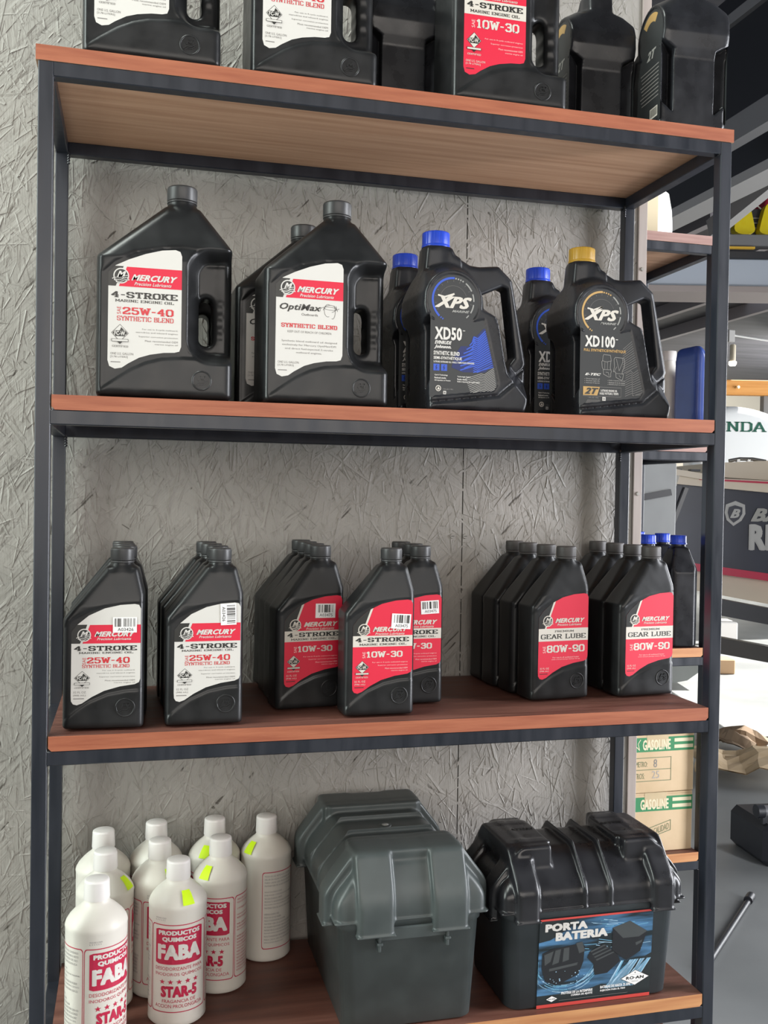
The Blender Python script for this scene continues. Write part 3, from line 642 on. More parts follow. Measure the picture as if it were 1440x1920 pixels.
QB = quart_body()
fnQ = lambda x, y, L: ((x-1093.5)*.000201, -.0275+.0009-.00012*L, (1388-y)*.000201)
def quart_proto(kind, capm, name='oil_bottle'):
    root = thing(name, '', 'bottle'); o = link('body', QB.copy(), PLASTIC, root); reg(root, o)
    c = reg(root, link('cap', CAPQ[capm].copy(), None, root, loc=(.0215, 0, 0)))
    merc_label(QC, kind, fnQ, root); embossed(root, (1235-1093.5)*.000201, (1388-1238)*.000201, .0122, -.0277)
    return root
CAPQ = {'k': cap_mesh(.0157, .2245, .2405, CAPM).mesh('cap'), 'g': cap_mesh(.0157, .2245, .2405, CAPG).mesh('cap')}
FIRST = {}
def put(proto_key, maker, label, group, x, y, z, rot, cat='bottle'):
    if proto_key not in FIRST: FIRST[proto_key] = maker(); o = FIRST[proto_key]
    else: o = copy_tree(FIRST[proto_key])
    o.location = (x, y, z); o.rotation_euler = (0, 0, rot); o['label'] = label; o['category'] = cat
    if group: o['group'] = group
    return o
ORD = ['front', 'second', 'third', 'rearmost']
# (kind, caps, column of cap pixels, front y, pitch, rot deg, x overrides, label text, group)
def column(key, kind, capm, xs_, y0, pitch, rot, text, group, n, stick=None, words=None):
    for i in range(n):
        y = y0+.0275+pitch*i; lab = text % (words or ORD)[i]
        o = None
        if i == 0 and key in FIRST: o = copy_tree(FIRST[key])
        elif i == 0: FIRST[key] = o = quart_proto(kind, capm)
        else: o = copy_tree(FIRST[key])
        r_ = math.radians(rot if i == 0 else rot+random.uniform(-1.2, 1.2))
        o.location = (xs_[i], y, ZS[2]); o.rotation_euler = (0, 0, r_)
        o['label'] = lab; o['category'] = 'bottle'; o['group'] = group
        if i == 0 and stick: STK.append((o, stick))
STK = []
def bx(pxs, y0, pitch, off=.0215): return [ony(px, 1035, y0+.0275+pitch*i).x-off for i, px in enumerate(pxs)]
column('q25', 'w25', 'k', bx((230, 236, 233, 231), .018, .061), .018, .061, -3, '%s quart bottle of the left row, white label, on third shelf', 'white-label quart bottles in the left row', 4, (1152, 640, 1305, 742, 'A03426', False, 0))
column('q25', 'w25', 'k', bx((413, 408, 397, 387), .018, .061), .018, .061, 1, '%s white-label quart bottle in the second row from left', 'white-label quart bottles in the second row', 4, (1195, 560, 1300, 705, 'A03426', True, -.03))
column('q10', 'r10', 'k', bx((602, 590, 577, 565), .094, .0575), .094, .0575, 8, '%s red-label 10W-30 quart bottle of the row standing left of two', '10W-30 quart bottles in the left row', 4, (1123, 613, 1277, 718, 'A03475', False, .02))
column('q10', 'r10', 'k', bx((734,), .029, .06), .029, .06, 1, '%s red-label quart bottle pulled out nearest to the shelf edge', '10W-30 quart bottles in the right row', 1, (1172, 655, 1315, 762, 'A03475', False, .06))
column('q10', 'r10', 'k', bx((789, 775, 752), .095, .062), .095, .062, 2, '%s red-label bottle partly hidden behind the pulled-out red quart', '10W-30 quart bottles in the right row', 3, (1165, 600, 1308, 700, 'A03475', False, -.05), words=['nearest', 'middle', 'rearmost'])
column('q80', 'r80', 'g', bx((1063, 1025, 991, 966), .086, .0585), .086, .0585, 6, '%s gear lube quart in the left of the two gear lube rows', 'gear lube quart bottles in the left row', 4)
column('q80', 'r80', 'g', bx((1222, 1187, 1154, 1122), .088, .0585), .088, .0585, 5, '%s gear lube quart in the right gear lube row beside the post', 'gear lube quart bottles in the right row', 4)
for o, st in STK: sticker(o, fnQ, *st[:4], st[4], st[5], st[6])

# ---- gallon jug with handle
gx = lambda px: (px-298)*.000704
gz = lambda py: (745-py)*.00072
def gallon_body():
    h = .0016; xs, ys, zs, org = grid(-.092, .092, -.055, .055, 0, .278, h)
    X2, Z2 = np.meshgrid(xs, zs, indexing='ij'); r = .009
    sil = sd_poly(X2, Z2, [(-.089+r, r), (-.089+r, .183), (.003, .2575), (.041, .2575), (.089-r, .204), (.089-r, r)])-r
    hy = np.interp(Z2, [0, .185, .262, .4], [.0525, .0525, .0215, .0215])
    pan = sd_poly(X2, Z2, [(gx(a), gz(b)) for a, b in [(183, 516), (205, 495), (240, 477), (290, 465), (330, 461), (365, 463), (350, 480), (339, 500), (336, 520), (336, 640), (341, 655), (356, 667), (330, 667), (290, 671), (262, 679), (235, 692), (205, 712), (183, 728)]])
    hyf = hy-.0015*sstep(-pan, -.0004, .0016)-.0006*np.exp(-(np.abs(pan)/.0014)**2)
    dish = sd_poly(X2, Z2, [(.060, .083), (.13, .083), (.13, .173), (.060, .173)])-.034
    hyf = hyf-.032*sstep(-dish, -.001, .020)
    Y = ys[None, :, None]; Z = zs[None, None, :]; X = xs[:, None, None]
    d = smax(np.abs(Y)-hyf[:, None, :], sil[:, None, :], .014)
    hole = sd_seg(X2, Z2, [(.055, .088), (.055, .134)])-.0095
    d = smax(d, -hole[:, None, :], .008)
    zb = np.clip(Z, .066, .19)
    grip = .0012*np.cos((Z-.1)*2*PI/.0185)
    bar = (np.sqrt(((X-.0775)/.0105)**2+(Y/.0185)**2+((Z-zb)/.012)**2)-1)*.0105-np.where((X < .0775), grip, 0)*((Z > .085) & (Z < .14))
    d = smin(d, bar, .008); d = smax(d, -Z+0*d, .008)
    nk = np.sqrt((X-.022)**2+Y**2)-.0195; nk = np.maximum(nk, np.maximum(.23-Z, Z-.275))
    return surface_net(smin(d, nk, .006).astype(np.float32), org, h, 'gallon_body')
GB = gallon_body(); CAPGM = cap_mesh(.0205, .2765, .2955, CAPM, n=140).mesh('cap')
fnG = lambda x, y, L: (gx(x/4+120), -.0525+.0014-.00014*L, gz(y/4+320))
def gallon_proto(kind):
    root = thing('oil_jug', '', 'jug'); reg(root, link('body', GB.copy(), PLASTIC, root)); reg(root, link('cap', CAPGM.copy(), None, root, loc=(.022, 0, 0)))
    merc_label(GC, kind, fnG, root); embossed(root, gx(366), gz(708), .0128, -.0527)
    return root
Z1, Z0 = ZS[1], ZS[0]
put('g25', lambda: gallon_proto('w25'), 'black gallon jug with white 25W-40 label at the left end of second shelf', 'white-label gallon jugs', .162, .066, Z1, 0.0, 'jug')
put('g25', None, 'black gallon jug standing hidden behind the leftmost jug of second shelf', 'white-label gallon jugs', .166, .19, Z1, 0.0, 'jug')
put('gop', lambda: gallon_proto('opti'), 'front black gallon jug with synthetic blend label and creased red band', 'synthetic blend gallon jugs', .381, .069, Z1, 0.03, 'jug')
put('gop', None, 'gallon jug behind the synthetic blend jug, only its left side showing', 'synthetic blend gallon jugs', .356, .205, Z1, 0.03, 'jug')
put('g25', None, 'white-label gallon jug at the left end of the top shelf', 'white-label gallon jugs', .141, .062, Z0, 0.0, 'jug')
put('g25', None, 'white-label gallon jug second from left on the top shelf', 'white-label gallon jugs', .358, .066, Z0, 0.02, 'jug')
put('g10', lambda: gallon_proto('r10'), 'black gallon jug with red 10W-30 label on the top shelf', None, .646, .066, Z0, 0.0, 'jug')

# ---- two-stroke jug with slanted handle
XO = .08
def xjug_body():
    h = .0016; xs, ys, zs, org = grid(-.014-XO, .174-XO, -.06, .06, 0, .247, h); xs = xs; X2, Z2 = np.meshgrid(xs+XO, zs, indexing='ij')
    r = .004
    sil = sd_poly(X2, Z2, [(0+r, r), (-.001+r, .115), (-.006+r, .13), (-.0105+r, .15), (-.0095+r, .17), (-.003+r, .192), (.003+r, .212), (.0055+r, .241), (.044, .241), (.049, .232), (.076, .2185), (.092, .2175), (.1215, .2210), (.142, .2030), (.1665, .0805), (.1655, .0746), (.1655, .047), (.147, r)])-r
    core = sd_poly(X2, Z2, [(-.012, -.01), (.150, -.01), (.152, .022), (.119, .058), (.103, .138), (.092, .146), (.083, .165), (.078, .19), (.06, .212), (.035, .218), (.0, .20), (-.012, .17)])
    plate = np.minimum(np.sqrt((X2-.0345)**2+(Z2-.1577)**2)-.0437, sd_poly(X2, Z2, [(-.03, -.02), (.2, -.02), (.2, .10), (.112, .10), (.102, .138), (.07, .15), (-.03, .13)]))
    hy = .0575-np.clip(core, 0, .04)*1.5
    hy = np.maximum(hy-np.clip(plate-.001, 0, 1)*2.0*(Z2 > .1), np.where(X2 > .06, .0165, .021))
    groove = sd_seg(X2, Z2, [(-.02, .0095), (.004, .0117), (.1077, .0255), (.125, .040), (.175, .0795)])
    above_ = (Z2 > np.interp(X2, [0, .1077, .125, .175], [.0117, .0255, .040, .0795]))
    hyf = hy-.0016*np.exp(-(groove/.0018)**2)*1.6-np.where(above_ & (core < 0), .0012, 0)
    lab = np.minimum(np.sqrt((X2-.0345)**2+(Z2-.1577)**2)-.0402, sd_poly(X2, Z2, [(0.0, .019), (.100, .031), (.107, .042), (.083, .136), (.06, .13), (-.001, .13)]))
    hyf = hyf-.0012*sstep(-lab, -.0004, .0012)
    Y = ys[None, :, None]; Z = zs[None, None, :]; X = (xs+XO)[:, None, None]
    # chamfered corners of the narrow side
    d = smax(np.abs(Y)-hyf[:, None, :], sil[:, None, :], .009)
    hole = sd_poly(X2, Z2, [(.096, .176), (.128, .1905), (.134, .1885), (.1475, .090), (.129, .066), (.122, .074), (.112, .128), (.103, .148)])-.003
    d = smax(d, -hole[:, None, :], .006)
    wedge = (np.abs(Y)-.036)*.9
    ch = np.maximum(np.maximum(X-.018, .0345-np.abs(Y)), np.maximum(Z-.127-wedge*.6, .032+wedge*.9-Z))
    d = np.maximum(d, -np.maximum(ch, X+np.abs(Y)*.8-.046))
    for k in range(4):
        zc = .108+.024*k; xc = np.interp(zc, [.08, .203], [.1745, .1485])
        d = np.maximum(d, -(np.maximum(np.abs(Z-zc+(X-xc)*.8)-.0018, xc-.004-X)+0*Y))
    d = smax(d, -Z+0*d, .006)
    nk = np.sqrt((X-.026)**2+Y**2)-.0205; nk = np.maximum(nk, np.maximum(.20-Z, Z-.2445))
    return surface_net(smin(d, nk, .005).astype(np.float32), org, h, 'two_stroke_jug_body')
XB = xjug_body()
def xcap(m):
    mb = MB(); rf = lambda k, z: 1-(0.03 if (k % 10) in (0,) else 0)
    mb.lathe([(.0205, .2465), (.0205, .2655), (.0198, .2672), (.018, .268), (.0005, .268)], m, 120, c=(.026-XO, 0), rfun=rf); mb.lathe([(.0212, .245), (.0212, .2485), (.0206, .249)], m, 60, c=(.026-XO, 0)); return mb.mesh('cap')
XCAPS = {}
fnX = lambda x, y, L: ((x-96)*.0001009-XO, -.0575+.0022-.00012*L, (2062-y)*.0001009)
def xoutline():
    pts = [(440+392*math.cos(math.radians(a)), 500-392*math.sin(math.radians(a))) for a in range(-22, 201, 8)]
    return pts+[(92, 760), (96, 1868), (120, 1878), (1095, 1755), (1150, 1690), (905, 730), (830, 690)]
def xps_letters(s, m, L):
    s.text('XPS', 150, 430, 715, 600, m, L, 'bolditalic'); s.line([(205, 425), (300, 445), (440, 395), (330, 470)], 24, m, L)
def gauge(s, colr, seg):
    s.arc(435, 485, 300, 330, 88, 228, colr, 2, 30)
    for a in (84, 77, 70, 63): s.arc(435, 485, 300, 322, a-2, a+2, seg, 2, 2)
    s.arc(435, 485, 302, 322, 28, 54, GREYL, 2, 8); s.arc(435, 485, 302, 322, 0, 20, GREYL, 2, 6); s.arc(435, 485, 302, 322, -32, -8, GREYL, 2, 6); s.arc(435, 485, 302, 318, -50, -40, GREYL, 2, 4)
    for a in (232, 238): s.arc(435, 485, 302, 326, a, a+3, colr, 2, 1)
    s.arc(435, 485, 205, 208, 20, 160, GREYT, 2, 24)
    for a in range(-30, 215, 20): s.arc(435, 485, 262, 285, a, a+.8, GREYT, 2, 1)
def xps_proto(kind):
    root = thing('two_stroke_jug', '', 'jug'); reg(root, link('body', XB.copy(), PLASTIC2, root))
    capm = {'50': CAPB, '100': CAPY}[kind]
    if kind not in XCAPS: XCAPS[kind] = xcap(capm)
    reg(root, link('cap', XCAPS[kind].copy(), None, root))
    b, l, e = Sheet(), Sheet(), Sheet(); out = xoutline(); b.poly(out, SLATE, 0)
    col = BLUEP if kind == '50' else GOLDP
    gauge(e, col, GREYL if kind == '50' else GOLDP); xps_letters(l, CREAM, 3); l.text('MARINE', 415, 622, 680, 655, GREYL, 3, 'bolditalic')
    if kind == '100':
        for k in range(24):
            y = 930+34*k; x1 = 920+.258*(y-700)
            pts = [(800, y+80-.3*k), (870+4*k, y+20), (x1-15, y-60)] if k < 12 else [(850, y+40), (900+3*k, y-10), (980, y+30), (x1-20, y-30)]
            pts = [p for p in pts if p[1] < 1720]
            if len(pts) > 1: b.line(pts, 6, GREYT, 1)
        for k in range(14): b.line([(190+22*k, 1870-8*abs(k-6)*0), (235+14*k, 1790)], 5, GREYT, 1)
        l.text('XD100', 168, 828, 662, 1000, WHITEP, 3, 'bold'); l.rect(675, 868, 712, 878, WHITEP, 3)
        l.text('FULL SYNTHETIC/SYNTHÉTIQUE', 152, 1018, 845, 1075, GOLDP, 3, 'bold')
        # two outline drawings of outboard motors
        o1 = [(480, 1105), (590, 1112), (605, 1190), (598, 1215), (590, 1300), (612, 1355), (600, 1385), (602, 1435), (570, 1440), (480, 1400), (475, 1330), (458, 1300), (450, 1210), (462, 1200), (468, 1130), (480, 1105)]
        o2 = [(672, 1140), (815, 1145), (832, 1200), (825, 1280), (795, 1340), (790, 1385), (815, 1390), (800, 1470), (770, 1478), (690, 1440), (682, 1360), (645, 1355), (660, 1280), (650, 1170), (672, 1140)]
        for o in (o1, o2): e.line(o, 6, MIDT, 3)
        e.line([(462, 1200), (530, 1215), (605, 1195)], 5, MIDT, 3); e.line([(478, 1330), (595, 1330)], 5, MIDT, 3); e.line([(500, 1220), (500, 1320)], 4, MIDT, 3); e.line([(545, 1215), (545, 1325)], 4, MIDT, 3); e.line([(520, 1370), (560, 1372), (575, 1420)], 5, MIDT, 3)
        e.line([(690, 1160), (740, 1340), (800, 1200), (790, 1150)], 5, MIDT, 3); e.line([(684, 1380), (800, 1385)], 5, MIDT, 3); e.line([(700, 1280), (660, 1350)], 5, MIDT, 3); e.line([(740, 1410), (770, 1440)], 5, MIDT, 3)
        l.text('E-TEC', 178, 1392, 440, 1428, WHITEP, 3, 'bolditalic')
        for i, (a, c) in enumerate((('Direct Injection oil', 'Huile à injection directe'), ('Maximum engine life', 'Maximum de vie du moteur'), ('Anti-wear & deposits', 'Maintien propre au moteur'))):
            l.text(a, 196, 1470+30*i, 420, 1490+30*i, MIDT, 3, 'bold'); l.text(c, 574, 1482+30*i, 845, 1502+30*i, MIDT, 3, 'bold'); l.rect(172, 1477+30*i, 180, 1484+30*i, MIDT, 3); l.rect(554, 1489+30*i, 562, 1496+30*i, MIDT, 3)
        b.rect(152, 1595, 782, 1738, GREYT, 1); b.rect(156, 1600, 778, 1733, SLATE, 2); b.poly([(152, 1595), (425, 1595), (385, 1725), (152, 1725)], GOLDP, 3)
        l.text('2T', 178, 1612, 405, 1708, SLATE, 5, 'bolditalic'); l.text('2-STROKE ENGINE OIL', 440, 1632, 715, 1665, WHITEP, 4, 'bold'); l.text('HUILE MOTEUR 2 TEMPS', 425, 1675, 735, 1710, WHITEP, 4, 'bold')
        l.text('1 GAL (US) / 3.785 L', 235, 1752, 415, 1772, MIDT, 3); l.rect(470, 1745, 525, 1800, WHITEP, 3); l.text('CA', 480, 1760, 515, 1785, SLATE, 4, 'bold')
    else:
        reg_ = [(560, 1130), (690, 1125), (740, 985), (800, 975), (905, 860), (935, 860), (1075, 1400), (1010, 1420), (950, 1480), (880, 1490), (600, 1500), (420, 1440), (480, 1250)]
        b.poly(reg_, BLUED, 1)
        for k in range(21):
            y = 900+30*k; s0 = 905+.258*(y-860)
            xl = max(560, 740-22*k) if y < 1130 else 560
            ln = [(xl+(60 if k % 2 else 0), y+150), (760, y+85), (820, y+110), (s0+15, y-5)]
            ln = [p for p in ln if p[1] < 1500]
            if len(ln) > 1: b.line(ln, 17 if k < 15 else 12, BLUEP, 2)
        for k in range(14):
            y = 1490+24*k; ln = [(640+10*k, y+100), (880, y+18), (930, y+30), (1075+4*k, y-70)]; ln = [(x, min(q, 1800)) for x, q in ln]
            b.line(ln, 8, MIDT, 2)
        l.text('XD50', 158, 872, 572, 1055, WHITEP, 3, 'bold'); l.rect(585, 905, 620, 914, WHITEP, 3)
        l.text('EVINRUDE', 160, 1068, 418, 1118, WHITEP, 3, 'bolditalic'); l.text('Johnson.', 152, 1128, 412, 1188, WHITEP, 3, 'bolditalic')
        l.text('SYNTHETIC BLEND', 146, 1215, 542, 1272, WHITEP, 3, 'bold'); l.text('SEMI-SYNTHÉTIQUE', 146, 1282, 576, 1340, WHITEP, 3, 'bold'); l.text('2-STROKE OUTBOARD OIL / HUILE 2 TEMPS POUR HORS-BORD', 146, 1355, 770, 1380, WHITEP, 3, 'bold')
        for x in (146, 262): b.rect(x, 1400, x+92, 1495, BLUEP, 2); l.line([(x+50, 1418), (x+38, 1450), (x+54, 1450), (x+42, 1478)], 9, BLUED, 4)
        for i, (a, c) in enumerate((('Carb II Technology', 'Technologie Carb II'), ('Reduced smoke', 'Fumée réduite'), ('Oil Injection or Premix', 'Huile à injection ou à prémélange'))):
            l.text(a, 165, 1545+38*i, 165+(200, 175, 245)[i], 1570+38*i, WHITEP, 3, 'bold'); l.text(c, 512, 1555+36*i, 512+(200, 150, 350)[i], 1580+36*i, WHITEP, 3, 'bold')
        e.disc(225, 1745, 42, CREAM, 3); e.disc(225, 1745, 30, SLATE, 4); e.poly([(205, 1765), (225, 1720), (250, 1760)], CREAM, 5)
        l.text('1 GAL (US) / 3.785 L', 295, 1745, 455, 1765, MIDT, 3); l.rect(300, 1780, 345, 1826, WHITEP, 3); l.text('SA', 308, 1790, 338, 1816, SLATE, 4, 'bold')
    lab = b.build('front_label', fnX, root); l.build('lettering', fnX, lab); e.build('gauge_emblem', fnX, lab)
    # rear label, seen on the jugs turned sideways
    fnB = lambda x, y, L: ((-x+820+96)*.0001009-XO-.004, .0575-.0022+.00012*L, (2062-y)*.0001009)
    fnB = lambda x, y, L: ((x-96)*.0001009-XO, .0575-.0022+.00012*L, (2062-y)*.0001009)
    rb, rl = Sheet(), Sheet(); rb.poly(out, SLATE, 0); rb.arc(435, 485, 200, 330, 40, 130, col, 1, 14)
    V = [('2T', 560, 720, 260, 860)]
    rl.text('2T', 560, 720, 260, 860, MIDT, 2, 'bolditalic')
    for k in range(9): rl.rect(160, 1000+60*k, 760-25*(k % 3), 1018+60*k, GREYT, 2)
    rl.rect(180, 1640, 430, 1800, CREAM, 2)
    for k in range(16): rl.rect(195+14*k, 1655, 201+14*k+(k % 3), 1775, BLACKP, 3)
    rlab = rb.build('rear_label', fnB, root); rl.build('lettering', fnB, rlab)
    return root
def put_x(key, label, capx, capy, z, rot):
    # position given by the neck axis
    nx_, = (.026-XO,); c, s = math.cos(rot), math.sin(rot)
    return put('x'+key, (lambda: xps_proto(key)), label, 'two-stroke oil jugs', capx-nx_*c, capy-nx_*s, z, rot, 'jug')
put_x('50', 'black jug with blue cap and blue zigzag label, front of second shelf', .555, .078, Z1, 0.05)
put_x('50', 'blue-capped jug hidden behind the jug with blue zigzag label', .548, .222, Z1, 0.05)
put_x('100', 'black jug with mustard cap and gold ring label at right end of shelf', .801, .097, Z1, 0.0)
put_x('50', 'blue-capped jug behind and left of the mustard-capped jug', .790, .243, Z1, 0.0)
put('x100', None, 'sideways black jug at the right end of the top shelf, narrow side forward', 'two-stroke oil jugs', .956, .112, Z0, math.radians(87), 'jug')
put('x100', None, 'sideways black jug on the top shelf between red-label jug and right end jug', 'two-stroke oil jugs', .838, .19, Z0, math.radians(88), 'jug')
put('x100', None, 'sideways dark jug on the top shelf left of the red-label jug', 'two-stroke oil jugs', .512, .20, Z0, math.radians(90), 'jug')

# ================================================================== WHITE DEODORISER BOTTLES
FR = .0412
def faba_body():
    mb = MB(); pr = [(.034, 0), (.039, .0012), (.0415, .004), (FR, .009)]+[(FR, .009+.156*k/6) for k in range(1, 7)]
    pr += [(.0418, .168), (.0405, .1725), (.037, .1785), (.031, .185), (.025, .1905), (.0195, .1945), (.0172, .1975), (.0165, .200), (.0165, .205)]
    mb.lathe(pr, MILK, 56); return mb.mesh('body')
def faba_cap():
    mb = MB(); rf = lambda k, z: 1-(0.012 if k % 2 else 0)
    mb.lathe([(.0172, .2005), (.0176, .202), (.0168, .2245)], CAPW, 96, rfun=rf); mb.lathe([(.0168, .2245), (.0162, .2265), (.0145, .2275), (.0005, .2275)], CAPW, 48); return mb.mesh('cap')
FB, FC_ = faba_body(), faba_cap()
def fnF(u, v, L):  # u: degrees around, v: canvas height 0..940 from label top
    a = math.radians(u-90); r_ = FR+.00025+.00008*L; z = .1475-.125*v/940
    return (r_*math.cos(a), r_*math.sin(a), z)
def rrect_band(s, u0, v0, u1, v1, t, m, L, r=5):
    # outlined rounded frame on a cylinder (u degrees, v canvas)
    tu = t*.0113*10; 
    n = 24; c = r; cv_ = r*8.0
    pts = []
    for (cx, cy, a0) in ((u1-c, v0+cv_, -90), (u1-c, v1-cv_, 0), (u0+c, v1-cv_, 90), (u0+c, v0+cv_, 180)):
        for k in range(5): a = math.radians(a0+90*k/4); pts.append((cx+c*math.cos(a), cy+cv_*math.sin(a)))
    full = []
    for i in range(len(pts)):
        a, b = pts[i], pts[(i+1) % len(pts)]; k = max(1, int(abs(b[0]-a[0])/6)); full += [(a[0]+(b[0]-a[0])*j/k, a[1]+(b[1]-a[1])*j/k) for j in range(k)]
    cu, cvv = (u0+u1)/2, (v0+v1)/2; inner = [(cu+(p[0]-cu)*(1-2*t/10/(u1-u0)), cvv+(p[1]-cvv)*(1-2*t*.8/(v1-v0))) for p in full]
    for i in range(len(full)): j = (i+1) % len(full); s.poly([full[i], full[j], inner[j], inner[i]], m, L)
def star(s, cx, cy, ru, rv, m, L): s.poly([(cx+(ru if k % 2 == 0 else ru*.4)*math.sin(PI*k/5), cy-(rv if k % 2 == 0 else rv*.4)*math.cos(PI*k/5)) for k in range(10)], m, L)
def filltext(s, rnd, u0, u1, v0, v1, n, m, L):
    words = ['MODO DE USO', 'REMUEVA EL CONTENIDO', 'PARA CADA USO', 'DILUIR EN AGUA', 'NO INGERIR', 'MANTENER FUERA DEL ALCANCE', 'ENJUAGAR CON AGUA', 'PRODUCTO BIODEGRADABLE', 'AGREGAR AL DEPOSITO', 'CONTENIDO NETO']
    y = v0; st = (v1-v0)/n
    for i in range(n):
        if rnd.random() < .14: y += st; continue
        uu = u1-(rnd.random()*8 if rnd.random() < .7 else (u1-u0)*rnd.uniform(.2, .6)); a = rnd.choice(words)+' '+rnd.choice(words)
        s.text(a, u0, y, uu, y+st*.55, m, L); y += st
def faba_proto():
    root = thing('deodoriser_bottle', '', 'bottle'); reg(root, link('body', FB, None, root)); reg(root, link('cap', FC_, None, root))
    b, l = Sheet(), Sheet()
    rrect_band(b, -60, 0, 60, 940, 12, CRIM, 0)
    rrect_band(b, 62, 0, 150, 940, 12, CRIM, 0); rrect_band(b, -150, 0, -62, 940, 12, CRIM, 0)
    n = 14
    for i in range(n):
        a, c = -50+100*i/n, -50+100*(i+1)/n; k = 14
        ya = 45+(14 if i == 0 else 0); yb = 45+(14 if i == n-1 else 0)
        b.poly([(a, ya), (c, yb), (c, 425-(yb-45)), (a, 425-(ya-45))], CRIM, 0)
    l.text('PRODUCTOS', -43, 62, 43, 112, WHITEP, 2, 'heavy'); l.text('QUIMICOS', -35, 130, 35, 186, WHITEP, 2, 'heavy'); l.text('FABA', -45, 210, 45, 375, WHITEP, 2, 'heavy')
    l.text('DESODORIZANTE PARA', -50, 452, 50, 488, CRIM, 1); l.text('INODOROS QUÍMICOS', -50, 505, 50, 552, CRIM, 1)
    for k in range(5): star(l, -34+17*k, 612, 6.3, 30, CRIM, 1)
    l.text('STAR-5', -37, 655, 37, 778, CRIM, 1, 'heavy'); l.text('FRAGANCIA DE', -34, 800, 34, 835, CRIM, 1); l.text('ACCION PROLONGADA', -50, 852, 50, 890, CRIM, 1)
    rnd = random.Random(5); filltext(l, rnd, 68, 144, 40, 890, 24, CRIM, 1); filltext(l, rnd, -144, -68, 40, 890, 22, INK, 1)
    lab = b.build('printed_label', fnF, root); l.build('lettering', fnF, lab)
    d = Sheet(); d.text('02/01/20', -50, -75, -27, -60, INK, 1); d.text('L11111', -50, -52, -29, -38, INK, 1); d.build('date_stamp', fnF, root)
    return root
def shoulder_sticker(root, ang):
    pr = [(.041, .1735), (.0375, .179), (.032, .1855), (.0265, .190)]; mb = MB(); vs = []
    for (r_, z) in pr:
        for k in range(4): a = math.radians(ang-90-12+24*k/3); vs.append(((r_+.0008)*math.cos(a), (r_+.0008)*math.sin(a), z+.0005))
    mb.add(vs, [(4*i+k, 4*i+k+1, 4*i+k+5, 4*i+k+4) for i in range(3) for k in range(3)], NEON, True); mb.build('price_sticker', root)
FBP = [(182, 1643, 38, None, 'front bottle of the left file, turned so its text panel shows'), (198, 1590, 118, -80, 'middle bottle of the left file with sticker on right shoulder'), (195, 1552, 120, None, 'rear bottle of the left file under the wall shadow'),
       (335, 1606, 4, 30, 'front white bottle standing centre with full red label and neon sticker'), (300, 1570, 25, 12, 'white bottle directly behind the centre front bottle'), (293, 1536, 60, None, 'rearmost white bottle behind the centre pair'),
       (414, 1565, -29, 0, 'front bottle of the right pair, label turned left'), (404, 1528, -100, 0, 'rear bottle of the right pair with neon sticker'), (501, 1525, 142, 0, 'white bottle standing alone at right, showing its text panel')]
STA = {0: None, 1: 62, 3: 22, 4: 28, 6: -38, 7: -25, 8: -48}
FPOS = [onz(b[0], b[1]+3, ZS[3]+.2275) for b in FBP]
for it in range(200):
    for i in range(9):
        for j in range(i):
            dv = (FPOS[i]-FPOS[j]); dv.z = 0
            if dv.length < .0845: u_ = dv.normalized()*(.0845-dv.length)*.5; FPOS[i] += u_; FPOS[j] -= u_
    for c in FPOS: c.y = min(c.y, .290); c.x = min(max(c.x, .066), .343)
for i, (px, py, phi, st, lab) in enumerate(FBP):
    c = FPOS[i]
    toc = math.degrees(math.atan2(CAM.x-c.x, -(CAM.y-c.y)))
    o = put('fb', faba_proto, 'milky '+lab, 'white deodoriser bottles', c.x, c.y, ZS[3], math.radians(toc+phi), 'bottle')
    FBP[i] = (o, toc, phi)
for i, a in STA.items():
    if a is not None: shoulder_sticker(FBP[i][0], a-FBP[i][2])

# ================================================================== BATTERY BOXES
def rrect(hx, hy, r, z, n=6):
    out = []
    for (sx, sy, a0) in ((1, 1, 0), (-1, 1, 90), (-1, -1, 180), (1, -1, 270)):
        for k in range(n+1): a = math.radians(a0+90*k/n); out.append((sx*(hx-r)+r*math.cos(a), sy*(hy-r)+r*math.sin(a), z))
    return out
def loft(mb, rings, m, smooth=True):
    n = len(rings[0]); vs = [p for r in rings for p in r]
    mb.add(vs, [(i*n+k, i*n+(k+1) % n, (i+1)*n+(k+1) % n, (i+1)*n+k) for i in range(len(rings)-1) for k in range(n)], m, smooth)
    mb.add(rings[0], [tuple(reversed(range(n)))], m); mb.add(rings[-1], [tuple(range(n))], m)
GREYBOX = noisy('dark_grey_green_plastic', (0.046, 0.056, 0.056), (0.058, 0.069, 0.068), (5, 5, 5), 5, rough=0.36, r2=0.46, bump=0.12, bscale=500, bdist=0.0004)
BLKBOX = noisy('matt_black_box_plastic', (0.026, 0.033, 0.037), (0.034, 0.042, 0.047), (5, 5, 5), 5, rough=0.5, bump=0.12, bscale=500, bdist=0.0004)
LIDB = noisy('glossy_black_lid_plastic', (0.010, 0.010, 0.012), (0.016, 0.016, 0.019), (5, 5, 5), 5, rough=0.24, r2=0.36, bump=0.06, bscale=300, bdist=0.0004)
